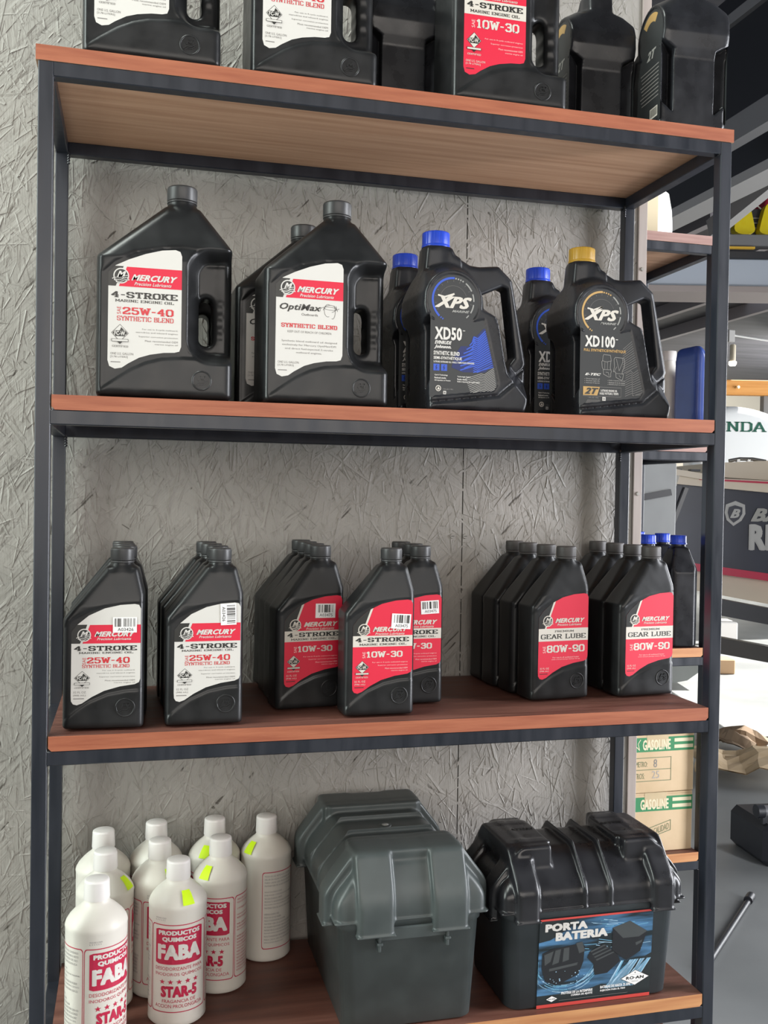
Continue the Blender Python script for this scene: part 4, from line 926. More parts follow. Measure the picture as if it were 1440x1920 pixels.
def lid_mesh(L, W, H, name, xr, hw, endy, endw, ridges, htop, eix=.044, iy=.050, ro=.009):
    h = .0017; mg = .030; xs, ys, zs, org = grid(-L/2-mg, L/2+mg, -W/2-mg, W/2+mg, -.022, H+.012, h)
    X = xs[:, None, None]; Y = ys[None, :, None]; Z = zs[None, None, :]
    def slab(ax, ay, hx, hy, zlo, zmid, ztop, ix, iy, k=.006):
        d = smax(ax-hx+0*Y+0*Z, ay-hy+0*X+0*Z, k*1.6); d = smax(d, zlo-Z+0*d, k*.4); d = smax(d, Z-ztop+0*d, k)
        if ix: q = math.hypot(ztop-zmid, ix); d = smax(d, ((ax-hx)*(ztop-zmid)+(Z-zmid)*ix)/q+0*Y, k)
        if iy: q = math.hypot(ztop-zmid, iy); d = smax(d, ((ay-hy)*(ztop-zmid)+(Z-zmid)*iy)/q+0*X, k)
        return d
    AX, AY = np.abs(X), np.abs(Y)
    d = slab(AX, AY, L/2, W/2, 0, .030, H-.012, eix, iy, .010)
    d = np.minimum(d, slab(AX, AY, L/2+.002, W/2+.002, 0, .5, .004, 0, 0, .002))
    bevc = lambda ax, ay: 0
    rw = slab(np.abs(AX-xr), AY, hw, W/2+ro, -.012, .034, H, 0, iy+ro-.009, .006); d = smin(d, rw, .004)
    fl = slab(np.abs(AX-xr), AY, hw+.002, W/2+ro+.0025, -.012, .5, -.009, 0, 0, .002); d = np.minimum(d, fl)
    if endw:
        re_ = slab(AX, np.abs(AY-endy), L/2+.009, endw, -.018, .030, H, eix+.004, 0, .006); re_ = smax(re_, (L/2-.088)-AX+0*re_, .004); d = smin(d, re_, .004)
        fl = slab(AX, np.abs(AY-endy), L/2+.0115, endw+.002, -.018, .5, -.015, 0, 0, .002); d = np.minimum(d, fl)
    for (xc, w_) in ridges: d = smin(d, slab(np.abs(X-xc), AY, w_, W/2+.004, 0, .032, H-.002, 0, .050, .002), .002)
    # raised top pads
    d = smin(d, slab(np.abs(AX-(L/2-eix-htop)), AY, htop, W/2-iy+.006, H-.03, .5, H, 0, 0, .004), .003)
    inner = slab(AX, AY, L/2-.004, W/2-.004, -.05, .028, H-.017, eix+.004, iy+.002, .006)
    d = np.maximum(d, -np.where(Z < .02, inner, 1e3))
    return surface_net(d.astype(np.float32), org, h, name)
def battery_box(label, x, y, rot, L, W, HB, body_m, lid_m, lidargs, extra=None):
    root = thing('battery_box', label, 'battery box', (x, y, ZS[3]), rot)
    mb = MB(); loft(mb, [rrect(L/2-.017, W/2-.017, .018, .0005), rrect(L/2-.014, W/2-.014, .02, .003), rrect(L/2-.006, W/2-.006, .022, HB-.011), rrect(L/2-.0035, W/2-.0035, .022, HB-.010), rrect(L/2-.003, W/2-.003, .022, HB+.004)], body_m)
    mb.build('body', root)
    me = lid_mesh(*lidargs); lid = link('lid', me, lid_m, root, loc=(0, 0, HB)); reg(root, lid)
    if extra: extra(root, lid)
    return root
def grey_extra(root, lid):
    mb = MB()   # strap bracket on the near end (local -x end faces the viewer)
    for s in (-1, 1):
        mb.box((-.170, s*.050-.002, .118), (-.157, s*.050+.002, .155), GREYBOX, .001); mb.box((-.173, s*.050-.004, .128), (-.156, s*.050+.004, .132), GREYBOX, .001)
    mb.box((-.166, -.050, .131), (-.156, .050, .150), GREYBOX, .002); mb.build('strap_bracket', root)
    v = MB()
    for sx in (-.112, .112):
        for k in range(3): v.box((sx*.95-.006, .030+k*.005-.004, .0910), (sx*.95+.006, .030+k*.005-.0022, .0924), BLACKP)
    v.build('vent_slots', lid)
    b = MB(); b.lathe([(.010, .0785), (.010, .0807), (.0085, .0813), (.0005, .0813)], GREYBOX, 28); b.lathe([(.0055, .0811), (.0050, .0818), (.0005, .0818)], mat('pale_button', (.35, .36, .35), .35), 20); b.build('button', lid)
battery_box('dark grey-green battery box standing end-on between white bottles and black-lidded box', .5145, .1655, PI/2, .330, .222, .158, GREYBOX, GREYBOX, (.326, .224, .092, 'grey_lid', .112, .021, .055, .027, [(-.03, .0008), (.03, .0008)], .034, .024, .042, .012), grey_extra)
# -- black-lidded box with printed poster
POS_BG = None
def poster_mat():
    m = noisy('blue_splash_print', (0.012, 0.02, 0.024), (0.10, 0.27, 0.50), (5, 1, 42), 1.8, rough=0.28, detail=8, lo=0.42, hi=0.72)
    return m
def black_extra(root, lid):
    x0, x1, zb, zt = -.0875, .0985, .0005, .137
    yb = lambda z: -(.095-.014+(z-.003)/.136*.008)-.0010
    fn = lambda x, y, Lr: (x0+(x1-x0)*x/1250, yb(zb+(zt-zb)*(1-y/1000))-.00014*Lr, zb+(zt-zb)*(1-y/1000))
    b, l, e = Sheet(), Sheet(), Sheet(); PM = poster_mat(); DK = mat('poster_dark', (0.018, 0.024, 0.026), .3); RB = mat('poster_red', (0.60, 0.07, 0.06), .35); CY = mat('poster_cyan', (0.16, 0.40, 0.58), .35); BX = mat('poster_box', (0.016, 0.017, 0.020), .3); BX2 = mat('poster_box_light', (0.06, 0.066, 0.068), .3); LB = mat('poster_pale_blue', (0.38, 0.58, 0.74), .35)
    b.rect(0, 0, 1250, 1000, DK, 0); b.poly([(0, 20), (1250, 20), (1250, 500), (1130, 560), (880, 830), (700, 800), (480, 860), (0, 860)], PM, 1)
    b.poly([(0, 20), (420, 20), (330, 120), (120, 240), (0, 260)], DK, 2)
    b.rect(0, 0, 1250, 22, RB, 3); b.rect(0, 962, 1250, 1000, RB, 3)
    rnd = random.Random(2)
    for k in range(26):
        a = rnd.uniform(0, 1); xx = 880+150*a; b.poly([(min(1242, xx+12*k), 560), (min(1248, xx+14+12*k), 560), (xx-120-150*a+12*k, 860), (xx-150-150*a+12*k, 850)], LB if k % 3 else CY, 2)
    for k in range(40):
        t = rnd.uniform(0, 1); r0 = rnd.uniform(330, 420); cx, cy = 300, 430
        a0 = rnd.uniform(20, 150); pts = [(cx+r0*math.cos(math.radians(a0+q*6)), cy+r0*1.0*math.sin(math.radians(a0+q*6))) for q in range(5)]
        pts = [(max(3, min(1245, p[0])), max(25, min(900, p[1]))) for p in pts]; b.line(pts, rnd.uniform(3, 9), CY if k % 3 else LB, 2)
    for k in range(30):
        yy = rnd.uniform(60, 420); xx = rnd.uniform(350, 1100); ln = rnd.uniform(60, 190); b.line([(xx, yy), (min(1240, xx+ln), yy+ln*rnd.uniform(-.1, .25))], rnd.uniform(3, 8), CY if k % 2 else LB, 2)
    e.poly([(800, 170), (990, 110), (1190, 245), (1120, 470), (970, 560), (800, 430)], BX, 4); e.poly([(800, 170), (990, 110), (1190, 245), (1100, 300), (920, 300)], BX2, 5); e.poly([(1060, 365), (1140, 340), (1130, 370), (1070, 400)], BX2, 6)
    e.poly([(560, 410), (700, 340), (870, 480), (900, 560), (760, 680), (620, 690), (600, 560), (530, 480)], BX, 4)
    for k in range(4): e.poly([(560+22*k, 410+34*k), (715+34*k, 352+30*k), (730+34*k, 362+30*k), (572+22*k, 426+34*k)], BX2, 5)
    e.poly([(40, 380), (150, 340), (420, 310), (500, 340), (490, 520), (440, 660), (200, 760), (80, 700), (40, 560)], BX, 4)
    for p in ([(60, 400), (160, 365), (130, 480), (70, 520)], [(180, 360), (240, 350), (220, 500), (150, 520)], [(270, 345), (330, 340), (330, 480), (260, 500)], [(400, 300), (470, 290), (500, 400), (440, 420)], [(120, 560), (430, 520), (420, 550), (120, 590)]): e.poly(p, BX2, 5)
    for k in range(22): a = rnd.uniform(60, 520); q = rnd.uniform(600, 800); e.disc(a, q, rnd.uniform(3, 8), LB, 6, 8)
    l.text('PORTA', 60, 55, 520, 145, WHITEP, 5, 'heavy'); l.text('BATERIA', 175, 160, 745, 255, WHITEP, 5, 'heavy')
    for (cx, cy, w_, h_) in ((1075, 770, 160, 88), (160, 905, 62, 34)):
        l.poly([(cx-w_, cy), (cx, cy-h_), (cx+w_, cy), (cx, cy+h_)], GREYT, 6); l.poly([(cx-w_*.95, cy), (cx, cy-h_*.95), (cx+w_*.95, cy), (cx, cy+h_*.95)], STICK, 7)
        l.text('RO·AN', cx-w_*.62, cy-h_*.2, cx+w_*.62, cy+h_*.2, BLACKP, 8, 'bold')
        if w_ > 100: l.line([(cx-70, cy-34), (cx+70, cy-34)], 2, GREYT, 8); l.line([(cx-70, cy+34), (cx+70, cy+34)], 2, GREYT, 8); l.disc(cx, cy-58, 8, GREYT, 8, 12); l.text('NAUTICA', cx-36, cy+40, cx+36, cy+50, GREYT, 8)
    l.text('PROTEGE DE LA INTEMPERIE', 262, 838, 605, 868, STICK, 5, 'bold'); l.text('CORREA DE AJUSTE', 370, 876, 605, 904, STICK, 5, 'bold'); l.text('BATERIAS DE HASTA 75 AMP', 690, 822, 1030, 852, STICK, 5, 'bold'); l.text('SUJECIÓN PARA EL PISO', 690, 862, 970, 892, STICK, 5, 'bold')
    l.rect(240, 930, 1000, 934, GREYT, 5)
    lab = b.build('poster_label', fn, root); e.build('printed_picture', fn, lab); l.build('lettering', fn, lab)
    s = Sheet()
    for cx, t in ((-.080, 'BATTERY'), (.080, 'BATTERY')):
        s.text(t, cx-.022, -.012, cx+.022, -.004, BLACKP, 0, 'bold'); s.arc(cx, .02, .005, .0062, 0, 360, BLACKP, 0, 20)
    s.build('raised_lettering', lambda x, y, Lr: (x, -y, .0886), lid)
battery_box('black battery box with glossy ribbed lid and blue splash poster', .798, .0955, 0, .292, .190, .150, BLKBOX, LIDB, (.296, .190, .088, 'black_lid', .110, .0185, .05, .018, [(-.018, .0022), (.024, .0022)], .025), black_extra)
mb = MB(); mb.box((-.004, -.002, 0), (.004, .002, .085), STICK, .001); mb.box((-.007, -.0035, .078), (.007, .0035, .084), STICK, .001)
tg = mb.build('plastic_bracket', None, (.968, .16, ZS[3])); tag(tg, 'small white plastic bracket upright beside the black-lidded battery box', 'bracket')

# ================================================================== THINGS BEHIND, ON THE SECOND RACK
def blue_quart():
    root = thing('oil_bottle', '', 'bottle'); h = .0016; xs, ys, zs, org = grid(-.047, .047, -.032, .032, 0, .225, h)
    X2, Z2 = np.meshgrid(xs, zs, indexing='ij'); r = .006
    sil = sd_poly(X2, Z2, [(-.045+r, r), (-.045+r, .160), (-.018, .208), (.018, .208), (.045-r, .160), (.045-r, r)])-r
    hy = np.interp(Z2, [0, .165, .208, .3], [.030, .030, .018, .018])
    hy = hy-.0014*sstep(.033-np.abs(X2), 0, .002)*sstep(Z2, .015, .018)*sstep(.158-Z2, 0, .003)
    d = smax(np.abs(ys[None, :, None])-hy[:, None, :], sil[:, None, :], .008)
    c1 = (np.abs(xs[:, None, None])+np.abs(ys[None, :, None])-.066)*.7; d = smax(d, c1+0*d, .003); d = smax(d, -zs[None, None, :]+0*d, .004)
    nk = np.maximum(np.sqrt(xs[:, None, None]**2+ys[None, :, None]**2)-.0155, np.maximum(.19-zs, zs-.222)); 
    reg(root, link('body', surface_net(smin(d, nk, .004).astype(np.float32), org, h, 'blue_quart_body'), PLASTIC2, root))
    mb = MB(); rf = lambda k, z: 1-(.035 if k % 8 == 0 else 0)
    mb.lathe([(.0185, .2205), (.0185, .2225), (.0172, .224)], CAPB, 48); mb.lathe([(.0172, .2235), (.017, .2385), (.0155, .240), (.0005, .240)], CAPB, 96, rfun=rf); reg(root, mb.build('cap', root)) if False else mb.build('cap', root)
    return root
for i, (x, y, r_, lab) in enumerate(((1.219, .612, 12, 'blue-capped quart half hidden behind the wall trim'), (1.300, .689, 10, 'middle blue-capped quart on the rear rack, one more behind it'), (1.292, .7885, 10, 'blue-capped quart peeping out behind the middle blue-capped quart'),
        (1.281, .590, 8, 'blue-capped quart nearest the right post on the rear rack'), (1.150, .68, 0, 'blue-capped quart furthest left, mostly behind the trim'))):
    z = ZS[2]
    put('bq', blue_quart, lab, 'blue-capped quart bottles on the rear rack', x, y, z, math.radians(72+r_), 'bottle')
BLUEJ = noisy('navy_blue_plastic', (0.025, 0.055, 0.24), (0.035, 0.075, 0.30), (3, 3, 3), 4, rough=0.3)
def soft_jug(name, poly, hy, m, capz=None, capm=None, capx=0, label='', cat='jug', loc=(0, 0, 0), rot=0):
    xs_ = [p[0] for p in poly]; zt = max(p[1] for p in poly); h = .0024
    xs, ys, zs, org = grid(min(xs_), max(xs_), -hy, hy, 0, zt, h); X2, Z2 = np.meshgrid(xs, zs, indexing='ij')
    sil = sd_poly(X2, Z2, poly); d = smax(np.abs(ys[None, :, None])-hy+0*sil[:, None, :], sil[:, None, :], .022); d = smax(d, -zs[None, None, :]+0*d, .006)
    root = thing(name, label, cat, loc, rot); link('body', surface_net(d.astype(np.float32), org, h, name), m, root)
    if capz: mb = MB(); mb.lathe([(.019, capz), (.019, capz+.016), (.017, capz+.019), (.0005, capz+.019)], capm, 40, c=(capx, 0)); mb.build('cap', root)
    return root
q = dep(1322, 800, 2.20)
soft_jug('blue_jug', chaikin([(-.034, 0), (-.034, .19), (-.028, .222), (-.012, .222), (.012, .19), (.030, .155), (.032, 0)], 2), .045, BLUEJ, None, None, 0, 'navy blue plastic jug behind the mustard-capped jug, on the rear rack', 'jug', (q.x-.012, q.y+.02, ZS[1]), 0.1)
q = dep(1252, 800, 2.30)
wb = thing('white_bottle', 'white plastic bottle left of the navy blue jug on the rear rack', 'bottle', (q.x, q.y, ZS[1])); mb = MB(); mb.lathe([(.03, 0), (.034, .004), (.034, .15), (.028, .175), (.015, .19), (.014, .205)], MILK, 36); mb.build('body', wb); mb = MB(); mb.lathe([(.017, .203), (.0165, .225), (.0005, .226)], CAPW, 36); mb.build('cap', wb)
q = dep(1222, 440, 2.30)
wb = thing('white_drum', 'bulging white plastic drum on the top of the rear rack', 'drum', (q.x-.005, q.y+.01, ZS[0])); mb = MB(); mb.lathe([(.042, 0), (.048, .004), (.053, .03), (.056, .07), (.054, .11), (.047, .15), (.03, .165)], mat('bright_white_plastic', (.9, .9, .88), .4), 48); mb.build('body', wb); mb = MB(); mb.lathe([(.03, .163), (.03, .18), (.0005, .181)], CAPW, 40); mb.build('cap', wb)
q = dep(1212, 440, 2.16)
mb = MB(); mb.box((-.028, -.03, 0), (.013, .03, .21), mat('cream_carton', (.72, .62, .42), .7), .001); o = mb.build('cream_carton', None, (q.x-.002, q.y, ZS[0])); tag(o, 'tall cream carton in front of the white drum on the rear rack top', 'carton')
# cardboard hose cartons
CARD = noisy('brown_cardboard', (0.50, 0.37, 0.22), (0.58, 0.44, 0.28), (4, 4, 4), 3, rough=0.75, bump=0.1, bscale=30)
GREENP = mat('green_print', (0.035, 0.21, 0.085), .7); OLIVE = mat('faded_green_print', (0.16, 0.19, 0.10), .7); CARDC = mat('pale_print_on_carton', (0.66, 0.60, 0.42), .7); TAPE = noisy('glossy_tape', (0.50, 0.40, 0.25), (0.56, 0.45, 0.29), (6, 6, 6), 3, rough=0.25)
def carton(label, loc, rot, upper):
    w_, d_, h_ = .186, .215, .128
    root = thing('cardboard_carton', label, 'carton', loc, rot)
    mb = MB(); t = .003
    mb.box((-w_/2, -d_/2, 0), (w_/2, d_/2, h_-.003), CARD, .0015); mb.build('body', root)
    for sy in (-1, 1): mb = MB(); mb.box((-w_/2+.001, sy*d_/2, h_-.003), (w_/2-.001, sy*.002, h_), CARD); mb.build('flap', root)
    b, l = Sheet(), Sheet(); fn = lambda x, y, L: (-w_/2+w_*x/1000, -d_/2-.0002-.0002*L, h_-h_*y/600)
    b.rect(0, 40, 1000, 185, GREENP, 0)
    if upper:
        l.text('GASOLINE', 330, 62, 690, 168, CARDC, 1, 'bold'); l.rect(740, 60, 985, 95, CARDC, 1); l.rect(740, 125, 985, 160, CARDC, 1)
        l.line([(210, 60), (235, 110), (215, 165), (250, 130), (290, 165), (270, 100), (300, 60)], 8, CARDC, 1)
        for a, c in (((150, 245), (700, 245)), ((150, 365), (700, 365)), ((150, 480), (700, 480)), ((700, 245), (700, 480)), ((150, 245), (150, 480))): l.line([a, c], 7, OLIVE, 1)
        l.text('DIAMETRO:', 175, 280, 395, 335, OLIVE, 1); l.text('METROS:', 175, 398, 360, 455, OLIVE, 1); l.text('8', 475, 262, 520, 345, GREYT, 1, 'sans'); l.text('25', 455, 380, 550, 455, MIDT, 1, 'sans')
    else:
        l.text('GASOLINE', 330, 62, 690, 168, CARDC, 1, 'bold'); l.rect(740, 60, 985, 95, CARDC, 1); l.rect(740, 125, 985, 160, CARDC, 1)
        T = lambda p: (p[0], p[1]-(p[0]-200)*.26)
        pts = [T(p) for p in ((230, 420), (720, 420), (720, 520), (230, 520), (230, 420))]; l.line(pts, 8, OLIVE, 1)
        s2 = Sheet(); s2.text('CALIDAD 1ª CALIDAD', 245, 440, 700, 505, OLIVE, 1)
        for m, V, F, L in s2.items: l.items.append((m, [(*T(p), *p[2:]) for p in V], F, L))
    lab = b.build('printed_band', fn, root); l.build('lettering', fn, lab)
    mb = MB(); mb.box((-.022, -d_/2-.0004, h_-.030), (.03, -d_/2+.01, h_+.0004), TAPE); mb.box((-.022, -d_/2, h_), (.03, d_/2, h_+.0005), TAPE); mb.build('tape', root)
    return root
carton('lower gasoline hose carton on the rear rack, with stamped quality mark', (1.218, .54+.128, ZS[3]), -.01, False)
carton('upper gasoline hose carton with diameter table, stacked on another carton', (1.217, .54+.126, ZS[3]+.1292), .012, True)

# ================================================================== FAR BACKGROUND
def pbox(name, a, b, dd, w_, t, m, parent=None, label=None, cat=None, kind=None):
    """bar between two real points given by sight line and distance"""
    p0 = dep(a[0], a[1], dd if not isinstance(dd, tuple) else dd[0]); p1 = dep(b[0], b[1], dd if not isinstance(dd, tuple) else dd[1])
    mid = (p0+p1)/2; mb = MB(); v0 = p0-mid; v1 = p1-mid; mb.obox(v0, v1, Vector((0, 0, 1)), w_, t, m); o = mb.build(name, parent, mid if parent is None else mid)
    if label: tag(o, label, cat)
    if kind: o['kind'] = kind
    return o
GSTEEL = mat('grey_steel', (0.20, 0.20, 0.205), .45); DSTEEL = mat('dark_steel', (0.018, 0.019, 0.024), .4); LSTEEL = mat('light_grey_steel', (0.36, 0.35, 0.34), .5)
# mezzanine: deep beam running away from the viewer, with pale bottom flange, then deck edge
def mezz():
    mb = MB(); mb.box((2.22, 1.2, 2.62), (2.30, 7.6, 3.3), DSTEEL); b = struct(mb.build('trim_2'))
    mb = MB(); mb.box((2.20, 1.2, 2.585), (2.31, 7.6, 2.62), LSTEEL); mb.build('flange', b)
    mb = MB(); mb.box((2.20, 1.2, 3.18), (2.42, 7.6, 3.22), GSTEEL); mb.build('flange', b)
mezz()
st = pbox('stair_stringer', (1340, 272), (1470, 193), (3.4, 3.0), .085, .05, GSTEEL, None, 'grey steel stair stringer rising to the upper right behind the rack', 'stringer')
st2 = pbox('stair_stringer', (1335, 430), (1470, 320), (4.6, 4.2), .085, .05, LSTEEL, None, 'lower grey stair stringer with pale edge above the yellow vests', 'stringer')
pb_ = dep(1300, 452, 5.0)
RT = Vector((CR.x, CR.y, 0)).normalized()
def facebox(name, px0, py0, px1, py1, d, thick, m, parent=None):
    """box whose front is level and square to the viewer's heading, real size at distance d"""
    c = dep((px0+px1)/2, (py0+py1)/2, d); w_ = abs(px1-px0)/FPX*d; h_ = abs(py1-py0)/FPX*d
    mb = MB(); mb.box((-w_/2, 0, -h_/2), (w_/2, thick, h_/2), m, min(w_, h_, thick)*.06); return mb.build(name, parent, c, math.atan2(RT.y, RT.x))
deck = facebox('mezzanine_deck', 1180, 484, 1560, 536, 5.2, .25, mat('pale_blue_fascia', (.50, .56, .64), .5)); deck['kind'] = 'structure'; deck.name = 'trim_3'
def child_of(o, par):
    bpy.context.view_layer.update(); o.parent = par; o.matrix_parent_inverse = par.matrix_basis.inverted(); return o
child_of(facebox('deck_rail', 1340, 440, 1560, 461, 5.15, .08, GSTEEL), deck); child_of(facebox('deck_edge', 1180, 470, 1560, 484, 5.18, .2, DSTEEL), deck); child_of(facebox('deck_flange', 1180, 536, 1560, 548, 5.15, .28, mat('dusty_rose_steel', (.36, .31, .29), .6)), deck)
child_of(facebox('yellow_strip', 1362, 462, 1416, 466, 5.14, .02, mat('yellow_strip', (.75, .45, .03), .5)), deck)
# yellow life vests hanging over the rail
VEST = noisy('yellow_vest_fabric', (0.93, 0.72, 0.0), (0.95, 0.78, 0.01), (4, 4, 4), 8, rough=0.7, bump=.3, bscale=30)
VDK = mat('dark_webbing', (.03, .03, .035), .7); HANG = mat('white_hanger', (.8, .8, .78), .4)
def vest(label, px, d):
    c = dep(px, 442, d); root = thing('life_vest', label, 'life vest', c, math.atan2(RT.y, RT.x)); k = d/FPX*1.15
    for sx in (-1, 1):
        mb = MB(); P = [(sx*2, 0), (sx*38, 0), (sx*36, 24), (sx*24, 46), (sx*14, 52), (sx*6, 20)]; P = chaikin([(x*k, z*k) for x, z in P], 2)
        if sx < 0: P = P[::-1]
        mb.prism(P, -.03, .03, VEST, True); mb.build('vest_panel', root)
    mb = MB(); mb.prism([(-20*k, 2*k), (20*k, 2*k), (16*k, 46*k), (-16*k, 46*k)], .031, .05, VDK); mb.build('back_panel', root)
    for z in (14, 22, 30): mb = MB(); mb.box((-14*k, .022, z*k), (14*k, .03, z*k+.004), GREYL); mb.build('strap', root)
    mb = MB(); mb.tube([(-12*k, .03, 46*k), (0, .03, 56*k), (12*k, .03, 46*k)], .004, HANG, 6); mb.tube([(0, .03, 56*k), (2*k, .03, 64*k), (-3*k, .03, 67*k)], .004, HANG, 6); mb.build('hanger', root)
    return root
vest('yellow life vest hanging above the grey deck rail at right edge', 1416, 5.3)
q = dep(1452, 442, 5.5); 
sc = soft_jug('red_buoy', chaikin([(-.09, 0), (-.10, .12), (-.08, .30), (.0, .33), (.08, .30), (.10, .12), (.09, 0)], 1), .08, mat('crimson_vinyl', (.38, .02, .05), .45), None, None, 0, 'crimson rounded bag above the yellow vest at the right edge', 'bag', (dep(1446, 448, 5.6).x, dep(1446, 448, 5.6).y, dep(1446, 448, 5.6).z), 0)
# lamp tube and rod
lt = thing('wall_lamp', 'small cream lamp tube with glowing lower end beyond the right post', 'lamp', dep(1374, 660, 8.0)); k = 8/FPX
mb = MB(); mb.lathe([(5.5*k, -18*k), (5.5*k, 12*k), (4*k, 14*k)], mat('cream_lamp_body', (.62, .55, .42), .5), 20); mb.build('body', lt)
mb = MB(); mb.lathe([(5*k, -26*k), (7*k, -23*k), (7*k, -18*k)], mat('lamp_glow', (1, .93, .8), .4, emit=6), 20); mb.build('bulb', lt)
rd = thing('support_rod', 'thin pale rod running right from a small bracket under the roof', 'rod', dep(1370, 628, 8.0)); mb = MB(); mb.tube([(0, 0, 0), dep(1500, 648, 8.0)-dep(1370, 628, 8.0)], .008, HANG, 8); mb.build('bar', rd); mb = MB(); mb.box((-.03, -.02, -.06), (.03, .02, .04), LSTEEL, .005); mb.build('bracket', rd)
ob = facebox('orange_beam', 1180, 713, 1700, 741, 10.0, .12, noisy('orange_timber', (0.62, 0.25, 0.045), (0.72, 0.33, 0.08), (1, 8, 20), 2, rough=.6)); tag(ob, 'orange timber beam across the far wall', 'beam')
q = dep(1383, 726, 9.98); mb = MB(); mb.tube([(0, -.02, 0), (0, .02, 0)], .014, mat('zinc_bolt', (.8, .75, .5), .3, .6), 12); bt = mb.build('bolt'); bt.location = q; child_of(bt, ob)
dp = facebox('dark_post', 1428, 741, 1440, 1100, 10.1, .1, GREYT); tag(dp, 'thin dark post below the orange beam at right edge', 'post')
# white outboard cowl with lettering
def cowl():
    d = 8.6; c = dep(1385, 880, d); k = d/FPX; root = thing('outboard_motor', 'white outboard motor cowl with dark green lettering beyond the right post', 'outboard motor', c, math.atan2(RT.y, RT.x))
    P = chaikin([(-95*k, -40*k), (-100*k, 40*k), (-88*k, 98*k), (-40*k, 118*k), (20*k, 112*k), (70*k, 92*k), (85*k, 60*k), (88*k, -40*k)], 2)
    h = .012; xs, ys, zs, org = grid(-100*k, 90*k, -.22, .22, -40*k, 120*k, h); X2, Z2 = np.meshgrid(xs, zs, indexing='ij'); sil = sd_poly(X2, Z2, P)
    dd = smax(np.abs(ys[None, :, None])-.2+0*sil[:, None, :], sil[:, None, :], .12)
    b = link('cowl', surface_net(dd.astype(np.float32), org, h, 'cowl'), mat('white_gelcoat', (.86, .88, .88), .25, coat=.5), root); reg(root, b)
    sh = Sheet(); sh.text('HONDA', -62*k*1000, -88*k*1000, 35*k*1000, -66*k*1000, mat('dark_green_letters', (.02, .12, .08), .4), 1, 'slabthin') if False else sh.text('HONDA', -88*k*1000, -86*k*1000, 34*k*1000, -67*k*1000, mat('dark_green_letters', (.02, .12, .08), .4), 1, 'slabthin')
    sh.build('lettering', lambda x, y, L: (x/1000, -.203, -y/1000), root)
    mb = MB(); mb.box((-70*k, -.15, -90*k), (60*k, .15, -38*k), mat('white_gelcoat', (.86, .88, .88), .25), .03); mb.build('leg_housing', root)
    return root
cowl()
# boat with dark side, cream gunwale, red stripe; trailer under it
def boat():
    d = 6.2; k = d/FPX; o0 = dep(1300, 960, d); ang = math.atan2(RT.y, RT.x); root = thing('boat', 'dark blue and cream boat with shield emblem and grey lettering on the hull', 'boat', o0, ang)
    U = lambda px: (px-1300)*k
    V = lambda py: (960-py)*k
    NAVY = noisy('navy_hull', (0.012, 0.014, 0.026), (0.022, 0.026, 0.045), (1, 1, 1), 2, rough=.35); CRM = mat('cream_gelcoat', (.60, .52, .41), .35); RST = mat('crimson_stripe', (.45, .01, .05), .4); GRL = mat('silver_letters', (.38, .38, .37), .4)
    def strip(name, px0, px1, yt0, yt1, yb0, yb1, y0, y1, m, par=root):
        mb = MB(); a, b = U(px0), U(px1)
        P = [(a[0] if isinstance(a, tuple) else a, V(yb0)), (b, V(yb1)), (b, V(yt1)), (a, V(yt0))]
        mb.prism(P, y0, y1, m); return mb.build(name, par)
    mb = MB(); mb.prism([(U(1222), V(1012)), (U(1215), V(1052)), (U(1530), V(1090)), (U(1530), V(922)), (U(1266), V(905))], 0, 1.6, NAVY); hull = mb.build('hull_side', root)
    strip('gunwale', 1262, 1530, 893, 903, 908, 929, -.05, 1.65, CRM); strip('deck_edge', 1330, 1530, 868, 856, 893, 903, .0, 1.6, CRM)
    strip('red_line', 1305, 1530, 897, 905, 900, 909, -.056, -.04, RST)
    strip('lower_stripe', 1215, 1530, 1045, 1084, 1059, 1098, -.012, 1.61, RST); strip('keel_panel', 1215, 1530, 1059, 1098, 1092, 1146, .05, 1.5, CRM)
    mb = MB(); mb.obox((U(1264), -.06, V(885)), (U(1228), -.06, V(1005)), (1, 0, 0), 9*k, .03, mat('dull_aluminium', (.45, .43, .39), .4)); mb.obox((U(1284), -.02, V(915)), (U(1250), -.02, V(1010)), (1, 0, 0), 7*k, .03, GSTEEL); mb.obox((U(1258), -.06, V(886)), (U(1330), -.06, V(897)), (0, 0, 1), 11*k, .04, CRM); mb.build('transom_frame', root)
    for px in (1266, 1300): mb = MB(); mb.box((U(px)-.03, -.03, V(884)), (U(px)+.03, .03, V(880)), DSTEEL); mb.build('pad', root)
    cl = MB(); cl.tube([(U(1375), .1, V(862)), (U(1395), .1, V(858)), (U(1420), .1, V(858)), (U(1445), .1, V(862))], .012, mat('polished_steel', (.6, .58, .54), .2, .9), 10)
    for px in (1392, 1412): cl.tube([(U(px), .1, V(859)), (U(px), .1, V(870))], .014, mat('polished_steel', (.6, .58, .54)), 10)
    cl.build('cleat', root)
    sh = Sheet(); T = lambda px, py: ((px-1300)*10, (py-960)*10)
    P = [T(*p) for p in ((1360, 945), (1378, 938), (1396, 945), (1397, 962), (1390, 975), (1375, 985), (1362, 974), (1358, 960))]; sh.poly(P, GRL, 0)
    P = [T(*p) for p in ((1366, 950), (1377, 946), (1391, 950), (1391, 962), (1385, 972), (1375, 979), (1367, 971), (1364, 960))]; sh.poly(P, NAVY, 1)
    sh.text('B', *T(1368, 953), *T(1387, 970), GRL, 2, 'bolditalic')
    sh.text('BA', *T(1407, 951), *T(1462, 976), GREYL, 1, 'bolditalic'); sh.text('REB', *T(1404, 981), *T(1490, 1030), GRL, 1, 'heavy')
    sh.build('emblem_and_lettering', lambda x, y, L: (x/10*k, -.006-.002*L, -y/10*k), root)
    return root
boat()
